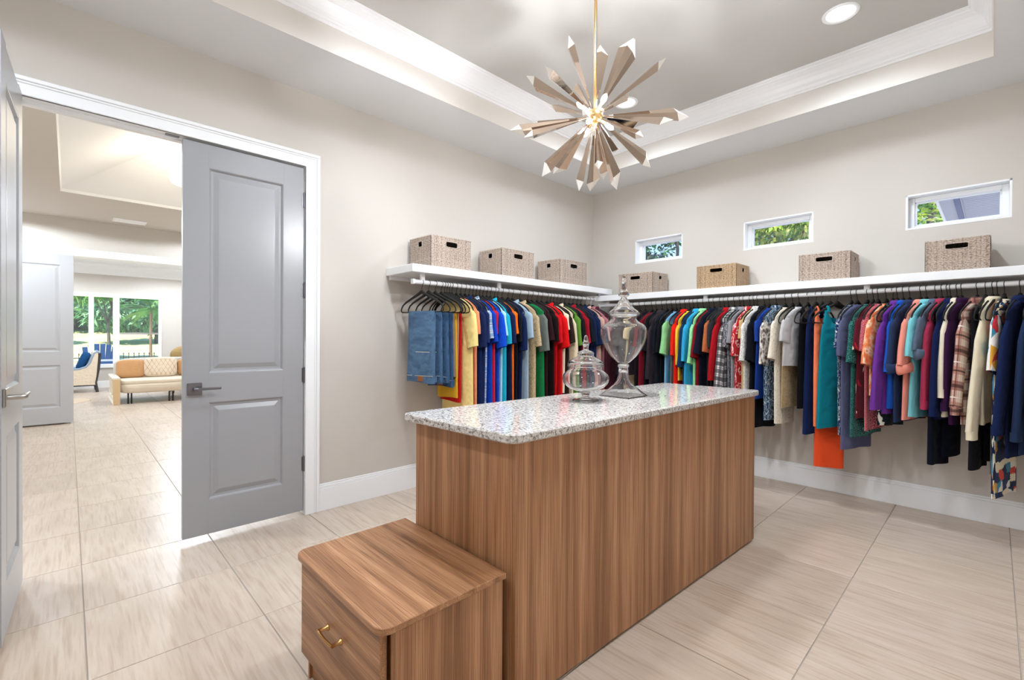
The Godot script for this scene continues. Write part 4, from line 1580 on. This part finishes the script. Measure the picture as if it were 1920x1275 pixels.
	for k in 4:
		st = mb()
		bar(st, Vector3(-0.2 if k < 2 else 0.15, 0, -0.2 if k % 2 else 0.2), Vector3(-0.2 if k < 2 else 0.15, 0.36, -0.2 if k % 2 else 0.2), 0.02, 8)
		obj("leg", st, M.leg_dark, t)

# a soft block with rounded edges and a slightly puffed middle
func cushion(called: String, c: Vector3, s: Vector3, e: float, m: Material, parent: Node, q := Basis()) -> MeshInstance3D:
	var st := mb()
	grid(st, 32, 18, func(u: float, v: float) -> Vector3:
		var a := u * TAU if u < 0.9999 else 0.0
		var b := v * PI - PI / 2
		var p := Vector3(sgnpow(cos(b), e) * sgnpow(cos(a), e), sgnpow(sin(b), e), sgnpow(cos(b), e) * sgnpow(sin(a), e))
		return c + q * (p * s * 0.5), 1.0, 1.0, true)
	return obj(called, st, m, parent)

func build_sofa() -> void:
	var t := thing("daybed", "cream upholstered daybed with a panelled wooden end in the sitting room", "sofa", Vector3(-7.32, 0, 3.87))
	# local: front at x = 0, depth to -x, length to -z
	var st := mb()
	bxx(st, -1.2, 0.0, 0.045, 0.455, -0.075, -0.035, 0.003)
	var ends := obj("end_panel", st, M.cream_wood, t)
	for k: Array in [[-1.2, -1.12], [-0.64, -0.57], [-0.08, 0.0]]:
		st = mb()
		bxx(st, k[0], k[1], 0.05, 0.455, -0.035, -0.012, 0.003)
		obj("stile", st, M.cream_wood, ends)
	st = mb()
	bxx(st, -1.2, 0.0, 0.05, 0.12, -0.035, -0.010, 0.003)
	obj("rail", st, M.cream_wood, ends)
	st = mb()
	bxx(st, -1.22, 0.012, 0.0, 0.05, -0.095, 0.006, 0.006)
	obj("plinth", st, M.cream_wood, ends)
	st = mb()
	bxx(st, -1.22, 0.012, 0.44, 0.475, -0.10, 0.004, 0.006)
	obj("arm_cap", st, M.cream_wood, t)
	st = mb()
	bxx(st, -0.012, 0.014, 0.0, 0.45, -0.098, -0.004, 0.005)
	obj("front_post", st, M.oak, t)
	cushion("seat", Vector3(-0.55, 0.265, -1.15), Vector3(1.12, 0.17, 2.1), 0.22, M.cream_fabric, t)
	cushion("mattress", Vector3(-0.56, 0.37, -1.15), Vector3(1.1, 0.10, 2.1), 0.25, M.cream_fabric, t)
	cushion("backrest", Vector3(-1.05, 0.53, -1.12), Vector3(0.2, 0.5, 2.12), 0.35, M.grey_fabric, t)
	for z: float in [-0.21, -0.255, -0.80, -0.855]:
		st = mb()
		bar(st, Vector3(-0.06, 0, z), Vector3(-0.06, 0.2, z), 0.012, 8)
		obj("leg", st, M.black, t)
	for z: float in [-1.6, -2.1]:
		st = mb()
		bar(st, Vector3(-0.9, 0, z), Vector3(-0.9, 0.2, z), 0.012, 8)
		obj("leg", st, M.black, t)
	var p := thing("cushion", "tan draped cushion against the panelled end of the daybed", "cushion", Vector3(-8.05, 0.42, 3.57))
	cushion("cover", Vector3(0, 0.165, 0), Vector3(0.2, 0.34, 0.44), 0.45, M.sand_fabric, p, Basis(Vector3(0, 0, 1), 0.12))
	p = thing("cushion", "cream cushion with a crossing line pattern in the middle of the daybed", "cushion", Vector3(-8.0, 0.42, 3.13))
	cushion("cover", Vector3(0, 0.185, 0), Vector3(0.18, 0.38, 0.52), 0.4, M.cream_fabric, p, Basis(Vector3(0, 0, 1), 0.14))
	st = mb()
	for k in range(-3, 4):
		for s: float in [-1.0, 1.0]:
			bx(st, Vector3(0.088, 0.19, k * 0.07), Vector3(0.004, 0.36, 0.004), 0.0, Basis(Vector3(0, 0, 1), 0.14) * Basis(Vector3(1, 0, 0), 0.5 * s))
	obj("line_pattern", st, M.sand_fabric, p)
	p = thing("cushion", "second tan cushion, partly hidden by the closed grey door, on the daybed", "cushion", Vector3(-8.05, 0.42, 2.66))
	cushion("cover", Vector3(0, 0.165, 0), Vector3(0.2, 0.34, 0.4), 0.45, M.sand_fabric, p, Basis(Vector3(0, 0, 1), 0.12))

func build_armchair() -> void:
	# the chair faces along +z; its near side panel lies at x = 0.3
	var t := thing("armchair", "cream armchair with a curved blue-grey frame by the sitting room window", "armchair", Vector3(-10.3, 0, 4.3))
	for s: float in [1.0, -1.0]:
		var st := mb()
		var arm := []
		for k: Array in [[0.35, 0.47], [0.12, 0.49], [-0.04, 0.50], [-0.14, 0.54], [-0.20, 0.62], [-0.235, 0.74], [-0.27, 0.83], [-0.32, 0.865], [-0.36, 0.84]]:
			arm.append(Vector3(0.3 * s, k[1], k[0]))
		tube(st, arm, 0.024, 10)
		obj("arm", st, M.piping, t)
		st = mb()
		var pts := PackedVector2Array([Vector2(0.33, 0.16), Vector2(0.33, 0.46), Vector2(0.05, 0.48), Vector2(-0.13, 0.53), Vector2(-0.2, 0.64), Vector2(-0.25, 0.80), Vector2(-0.31, 0.85), Vector2(-0.335, 0.80), Vector2(-0.315, 0.5), Vector2(-0.29, 0.16)])
		var ids := Geometry2D.triangulate_polygon(pts)
		for f: float in [0.018, -0.018]:
			for k in range(0, ids.size(), 3):
				var q := []
				for n in 3:
					q.append(Vector3(0.3 * s + f, pts[ids[k + n]].y, pts[ids[k + n]].x))
				tri(st, q[0], q[1], q[2], Vector3(f, 0, 0))
		for k in pts.size():
			var a := pts[k]
			var b := pts[(k + 1) % pts.size()]
			poly(st, [Vector3(0.3 * s - 0.018, a.y, a.x), Vector3(0.3 * s + 0.018, a.y, a.x), Vector3(0.3 * s + 0.018, b.y, b.x), Vector3(0.3 * s - 0.018, b.y, b.x)], Vector3(0, (a.y + b.y) / 2 - 0.45, (a.x + b.x) / 2))
		obj("side_panel", st, M.cream_fabric, t)
		st = mb()
		tube(st, [Vector3(0.3 * s, 0.0, 0.36), Vector3(0.3 * s, 0.46, 0.35)], 0.026, 4)
		obj("leg", st, M.leg_dark, t)
		st = mb()
		tube(st, [Vector3(0.3 * s, 0.0, -0.32), Vector3(0.3 * s, 0.2, -0.29), Vector3(0.3 * s, 0.5, -0.335), Vector3(0.3 * s, 0.83, -0.36)], 0.026, 4)
		obj("leg", st, M.leg_dark, t)
		st = mb()
		bx(st, Vector3(0.3 * s, 0.155, 0.03), Vector3(0.03, 0.035, 0.64), 0.004)
		obj("rail", st, M.leg_dark, t)
	cushion("seat", Vector3(0, 0.36, 0.04), Vector3(0.56, 0.2, 0.66), 0.3, M.cream_fabric, t)
	cushion("backrest", Vector3(0, 0.62, -0.27), Vector3(0.56, 0.5, 0.13), 0.35, M.cream_fabric, t, Basis(Vector3(1, 0, 0), -0.12))
	var p := thing("cushion", "dark blue cushion in the cream armchair", "cushion", Vector3(-10.25, 0.47, 4.2))
	cushion("cover", Vector3(0, 0.19, 0), Vector3(0.42, 0.40, 0.15), 0.5, M.blue_fabric, p, Basis(Vector3(1, 0, 0), -0.35))

# ---------------------------------------------------------------- outdoors
func leaf_mesh(long: float, wide: float) -> ArrayMesh:
	var st := mb()
	st.set_smooth_group(-1)
	var a := Vector3(0, 0, 0)
	var l := Vector3(-wide, 0.03 * long, long * 0.45)
	var r := Vector3(wide, 0.03 * long, long * 0.45)
	var m := Vector3(0, -0.02 * long, long * 0.5)
	var e := Vector3(0, -0.1 * long, long)
	for q: Array in [[a, l, m], [l, e, m], [a, m, r], [m, e, r]]:
		tri(st, q[0], q[1], q[2], Vector3.UP)
	return done(st)

var leaf_shapes := {}

func crown(parent: Node, blobs: Array, count: int, cols: Array, long: float, wide: float, sd: int, droop := 0.2) -> void:
	var key := "%.3f %.3f" % [long, wide]
	if not leaf_shapes.has(key):
		leaf_shapes[key] = leaf_mesh(long, wide)
	var r := RandomNumberGenerator.new()
	r.seed = sd
	var mm := MultiMesh.new()
	mm.transform_format = MultiMesh.TRANSFORM_3D
	mm.use_colors = true
	mm.mesh = leaf_shapes[key]
	mm.instance_count = count
	for i in count:
		var b: Array = blobs[r.randi() % blobs.size()]
		var d := Vector3(r.randfn(), r.randfn(), r.randfn()).normalized()
		var p: Vector3 = b[0] + d * Vector3(b[1], b[2], b[1]) * pow(r.randf(), 0.4)
		var out := (d + Vector3(r.randfn(), r.randfn() - droop, r.randfn()) * 0.6).normalized()
		var q := Basis.looking_at(-out, Vector3.UP if absf(out.y) < 0.95 else Vector3.RIGHT) * Basis(Vector3(0, 0, 1), r.randf_range(-1.2, 1.2))
		q = q.scaled_local(Vector3.ONE * r.randf_range(0.7, 1.3))
		mm.set_instance_transform(i, Transform3D(q, p))
		var c: Color = Color(cols[r.randi() % cols.size()]).srgb_to_linear()
		mm.set_instance_color(i, c * r.randf_range(0.75, 1.2))
	var o := MultiMeshInstance3D.new()
	o.name = numbered(parent, "foliage")
	o.multimesh = mm
	o.material_override = M.leaf
	o.set_meta("kind", "stuff")
	parent.add_child(o, true)

func tree(label: String, at: Vector3, h: float, tr: float, blobs: Array, count: int, cols: Array, long: float, wide: float, sd: int, bark: Material, limbs := 5, group := "") -> void:
	var t := thing("tree", label, "tree", at, 0.0, group)
	var r := RandomNumberGenerator.new()
	r.seed = sd
	var st := mb()
	var pts := []
	var rad := []
	for k in 8:
		var v := k / 7.0
		pts.append(Vector3(r.randf_range(-1, 1) * 0.06 * h * v * 0.5, h * v, r.randf_range(-1, 1) * 0.06 * h * v * 0.5))
		rad.append(lerpf(tr, tr * 0.45, v))
	tube(st, pts, rad, 10)
	obj("trunk", st, bark, t)
	for k in limbs:
		var b: Array = blobs[k % blobs.size()]
		var from: Vector3 = pts[3 + k % 4]
		st = mb()
		var to: Vector3 = b[0] + Vector3(r.randfn(), r.randfn() * 0.4, r.randfn()) * float(b[1]) * 0.5
		var mid := from.lerp(to, 0.5) + Vector3(0, 0.08 * h * r.randf(), 0)
		tube(st, [from, from.lerp(mid, 0.6), mid.lerp(to, 0.3), to], [tr * 0.45, tr * 0.36, tr * 0.25, tr * 0.1], 8)
		obj("branch", st, bark, t)
	crown(t, blobs, count, cols, long, wide, sd)

func palm(label: String, at: Vector3, h: float, tr: float, fronds: int, length: float, cols: Array, sd: int) -> void:
	var t := thing("palm", label, "palm", at, 0.0)
	var st := mb()
	tube(st, [Vector3.ZERO, Vector3(0.03, h * 0.5, 0.02), Vector3(0, h, 0)], [tr, tr * 0.85, tr * 0.9], 10)
	obj("trunk", st, M.bark, t)
	if not leaf_shapes.has("frond%.1f" % length):
		var f := mb()
		var rib := []
		for k in 9:
			var v := k / 8.0
			rib.append(Vector3(0, length * (0.35 * v - 0.62 * v * v), length * 0.86 * v))
		tube(f, rib, [0.02, 0.018, 0.016, 0.014, 0.012, 0.01, 0.008, 0.006, 0.002], 4)
		for k in 26:
			var v := 0.16 + 0.84 * k / 26.0
			var p := Vector3(0, length * (0.35 * v - 0.62 * v * v), length * 0.86 * v)
			var ll := length * 0.34 * sin(clampf(v * 1.05, 0.15, 0.97) * PI) + 0.08
			for s: float in [-1.0, 1.0]:
				var tip := p + Vector3(s * ll * 0.8, -0.22 * ll, ll * 0.62)
				var wv := Vector3(0, 0, 0.02 * length)
				f.set_smooth_group(-1)
				tri(f, p - wv, p + wv, tip, Vector3.UP)
				tri(f, p - wv, p + Vector3(0, -0.01, 0), tip, Vector3.UP)
		leaf_shapes["frond%.1f" % length] = done(f)
	var r := RandomNumberGenerator.new()
	r.seed = sd
	var mm := MultiMesh.new()
	mm.transform_format = MultiMesh.TRANSFORM_3D
	mm.use_colors = true
	mm.mesh = leaf_shapes["frond%.1f" % length]
	mm.instance_count = fronds
	for i in fronds:
		var q := Basis(Vector3.UP, TAU * i * 0.382 + r.randf_range(-0.2, 0.2)) * Basis(Vector3.RIGHT, r.randf_range(-0.9, 0.35))
		mm.set_instance_transform(i, Transform3D(q, Vector3(0, h, 0)))
		mm.set_instance_color(i, Color(cols[i % cols.size()]).srgb_to_linear() * r.randf_range(0.8, 1.15))
	var o := MultiMeshInstance3D.new()
	o.name = "fronds"
	o.multimesh = mm
	o.material_override = M.leaf
	o.set_meta("kind", "stuff")
	t.add_child(o)

func build_outdoors() -> void:
	# rising lawn beyond the sitting room, ground behind the window wall
	var st := mb()
	grid(st, 24, 24, func(u: float, v: float) -> Vector3:
		var x := lerpf(-11.2, -75.0, u)
		var rise := clampf((-x - 18.0) / 34.0, 0.0, 1.0)
		return Vector3(x, -0.35 + 2.9 * rise * rise + 0.25 * sin(v * 9.0 + x * 0.12) * rise, lerpf(40.0, -40.0, v)), 1.0, 1.0, true)
	var lawn := struct("lawn", st, M.lawn, "sunlit lawn rising beyond the sitting room window")
	lawn.set_meta("kind", "structure")
	st = mb()
	bxx(st, -11.2, 25.0, -0.5, -0.3, -40.0, -0.3)
	struct("ground", st, M.gravel)
	st = mb()
	bxx(st, -14.5, -11.16, -0.5, -0.25, 0.5, 7.5)
	struct("terrace", st, M.grout, "stone terrace outside the sitting room")
	st = mb()
	grid(st, 20, 8, func(u: float, v: float) -> Vector3:
		var a := u * TAU if u < 0.9999 else 0.0
		return Vector3(-33.0 + 2.0 * cos(a) * v, 0.35 + 0.5 * (1.0 - v * v), 6.6 + 2.2 * sin(a) * v), 1.0, 1.0, true)
	var sb := obj("sand_mound", st, M.sand, self)
	tag(sb, "pale sand bank at the far edge of the lawn", "sand bank")
	# trees beyond the lawn
	var greens := ["3f7a34", "5c9a3f", "2f6430", "86b84c"]
	var golds := ["c9c23e", "e0cf52", "9fb340", "d6d865"]
	var blues := ["4d8a6a", "69a585", "3c7058", "93c0a0"]
	tree("dark green tree with yellowing branches behind the armchair", Vector3(-36, 0.3, 10.6), 6.0, 0.25, [[Vector3(0, 4.2, 0), 3.2, 2.2], [Vector3(1, 2.2, -1.5), 2.4, 1.2], [Vector3(-1, 5.2, 2), 2.8, 2.2]], 5200, greens, 0.5, 0.08, 11, M.bark_grey)
	tree("bright yellow green tree in the middle of the lawn view", Vector3(-38, 0.5, 7.9), 3.4, 0.2, [[Vector3(0, 2.2, 0), 1.7, 1.2], [Vector3(0.5, 3.1, -0.8), 1.4, 1.0]], 3200, golds, 0.4, 0.07, 12, M.bark)
	tree("tall shade tree with a thin grey trunk rising above the blue chair", Vector3(-20, -0.33, 3.31), 4.6, 0.065, [[Vector3(0.2, 3.3, 0.6), 0.8, 0.5], [Vector3(0.0, 4.2, -0.5), 1.5, 0.9], [Vector3(-0.4, 4.4, 1.6), 1.4, 0.9]], 2300, greens, 0.3, 0.04, 13, M.bark_grey)
	tree("blue green tree mass filling the right half of the large window", Vector3(-38, 0.5, -0.2), 5.5, 0.25, [[Vector3(0, 2.6, 0), 2.6, 1.6], [Vector3(0, 4.8, 1.4), 2.6, 2.0], [Vector3(0.5, 4.2, -2.4), 2.6, 2.4], [Vector3(0.2, 2.8, 2.6), 1.8, 1.6]], 6400, blues, 0.5, 0.08, 14, M.bark_grey)
	tree("dark hedge like tree at the far left of the lawn", Vector3(-46, 1.2, 12.5), 6.0, 0.3, [[Vector3(0, 2.6, 3), 4.0, 2.4], [Vector3(0, 2.6, -3), 4.0, 2.4], [Vector3(0, 6.0, 0), 5.0, 2.8]], 6200, greens, 0.75, 0.12, 15, M.bark_grey)
	tree("dense green tree closing the view behind the lawn", Vector3(-48, 1.2, 4.0), 7.0, 0.3, [[Vector3(0, 2.6, 3), 4.0, 2.4], [Vector3(0, 2.6, -3), 4.0, 2.4], [Vector3(0, 6.0, 0), 5.4, 3.0], [Vector3(0, 3.0, -8), 4.0, 2.8]], 7600, greens, 0.75, 0.12, 16, M.bark_grey)
	palm("young palm with a thin trunk outside the right window pane", Vector3(-19.5, -0.3, 2.10), 2.5, 0.055, 16, 1.3, ["4f8f4a", "7fb063", "5fa06a"], 21)
	palm("palm with wide fronds at the top of the large window", Vector3(-27, -0.1, 4.6), 3.6, 0.14, 20, 1.9, ["4a8a3c", "88b34e", "3f7a3a"], 22)
	palm("leaning palm crown behind the right window pane", Vector3(-28, 0.0, 0.35), 3.2, 0.13, 20, 1.9, ["6fae62", "9cc878", "4f9060"], 23)
	# iron fence
	var t := thing("iron_fence", "low dark iron picket fence outside the sitting room window", "fence", Vector3(-16, -0.33, 0))
	for y: float in [0.18, 0.84]:
		st = mb()
		bx(st, Vector3(0, y, 2.4), Vector3(0.025, 0.03, 4.4), 0.003)
		obj("rail", st, M.iron, t)
	for k in 34:
		st = mb()
		var z := 0.3 + 0.13 * k
		bar(st, Vector3(0, 0.0, z), Vector3(0, 0.93, z), 0.011, 6)
		tube(st, [Vector3(0, 0.93, z), Vector3(0, 0.955, z), Vector3(0, 1.0, z)], [0.011, 0.022, 0.002], 6)
		obj("picket", st, M.iron, t)
	# blue slatted garden chair, seen from behind
	t = thing("garden_chair", "blue slatted garden chair standing outside the large window", "chair", Vector3(-12.4, -0.2, 3.86))
	for k in 6:
		var u := (k - 2.5) / 2.5
		st = mb()
		bx(st, Vector3(0.10, 0.74, u * 0.24), Vector3(0.02, 0.94 - 0.16 * u * u, 0.1), 0.006, Basis(Vector3(0, 0, 1), -0.18) * Basis(Vector3(1, 0, 0), u * 0.10))
		obj("back_slat", st, M.blue_paint, t)
	for y: float in [0.78, 0.42]:
		st = mb()
		bx(st, Vector3(0.135 - (y - 0.42) * 0.05, y, 0), Vector3(0.02, 0.05, 0.56), 0.004)
		obj("back_rail", st, M.trim, t)
	for k in 5:
		st = mb()
		bx(st, Vector3(-0.06 - 0.1 * k, 0.36 + 0.012 * k, 0), Vector3(0.085, 0.02, 0.54), 0.004)
		obj("seat_slat", st, M.blue_paint, t)
	for s: float in [-1.0, 1.0]:
		st = mb()
		bx(st, Vector3(-0.22, 0.58, s * 0.33), Vector3(0.62, 0.022, 0.12), 0.006)
		obj("armrest", st, M.blue_paint, t)
		st = mb()
		bx(st, Vector3(-0.48, 0.28, s * 0.31), Vector3(0.09, 0.58, 0.024), 0.004)
		obj("leg", st, M.blue_paint, t)
		st = mb()
		bx(st, Vector3(0.0, 0.27, s * 0.29), Vector3(0.09, 0.56, 0.024), 0.004)
		obj("leg", st, M.blue_paint, t)
	# behind the window wall: porch roof of another wing, and trees
	t = thing("porch_roof", "underside of a porch roof with white edge, navy beam and grooved ceiling planks", "roof", Vector3(0, 3.2, 0))
	st = mb()
	bxx(st, 2.655, 2.69, -0.02, 0.16, -8.0, -4.0, 0.004)
	obj("fascia", st, M.trim, t)
	st = mb()
	bxx(st, 2.69, 2.845, 0.0, 0.02, -8.0, -4.0, 0.001)
	obj("soffit_board", st, M.porch_grey, t)
	st = mb()
	bxx(st, 2.845, 2.905, -0.03, 0.10, -8.0, -4.0, 0.003)
	obj("beam", st, M.navy_paint, t)
	st = mb()
	bxx(st, 2.905, 2.925, -0.012, 0.10, -8.0, -4.0, 0.002)
	obj("edge_trim", st, M.porch_grey, t)
	for k in 34:
		st = mb()
		bxx(st, 2.925, 4.4, -0.004, 0.012, -8.0 + 0.118 * k, -8.0 + 0.118 * k + 0.102, 0.003)
		obj("plank", st, M.porch_plank, t)
	st = mb()
	bxx(st, 2.67, 4.4, 0.10, 0.2, -8.0, -4.0, 0.004)
	obj("roof_deck", st, M.porch_grey, t)
	for z: float in [-7.8, -4.2]:
		st = mb()
		bxx(st, 4.2, 4.34, -3.5, 0.0, z - 0.07, z + 0.07, 0.006)
		obj("post", st, M.trim, t)
	var dark := ["1f4a2e", "2d6a3c", "16382a", "4a8a52"]
	var lime := ["b0cc4c", "dfe264", "7aa23f", "ecea94", "5a8a3c"]
	tree("dark leaved tree with a bare trunk outside the window nearest the corner", Vector3(-2.2, -0.3, -6.4), 6.5, 0.055, [[Vector3(-0.55, 3.72, 0.0), 0.42, 0.2], [Vector3(0.0, 4.05, 0.1), 0.5, 0.16], [Vector3(-0.75, 3.5, 0.2), 0.22, 0.12], [Vector3(0.1, 5.3, 0), 1.6, 0.7]], 900, dark, 0.15, 0.03, 31, M.bark_grey, 4)
	tree("yellow green tree with dark branches outside the middle small window", Vector3(-0.2, -0.3, -7.2), 6.0, 0.08, [[Vector3(0.0, 3.9, 0), 1.0, 0.5], [Vector3(0.6, 4.2, 0.6), 1.0, 0.5], [Vector3(-0.6, 4.3, 0.4), 1.0, 0.5], [Vector3(0.2, 4.7, 0.2), 1.4, 0.6]], 6500, lime, 0.15, 0.035, 32, M.bark, 8)
	tree("bright tree with a dark trunk left of the porch roof", Vector3(2.2, -0.3, -9.5), 6.5, 0.11, [[Vector3(-0.4, 4.4, 0), 1.1, 0.9], [Vector3(0.5, 4.2, 0.4), 1.0, 0.9], [Vector3(0, 5.2, 0), 1.2, 0.9]], 2000, lime, 0.18, 0.034, 33, M.bark_grey, 6)
	tree("leafy tree farther behind the small windows", Vector3(0.6, -0.3, -13.0), 8.0, 0.16, [[Vector3(0, 5.0, 0), 1.8, 1.5], [Vector3(1.8, 5.6, 0.5), 1.7, 1.5]], 2600, greens, 0.24, 0.05, 34, M.bark_grey, 6)
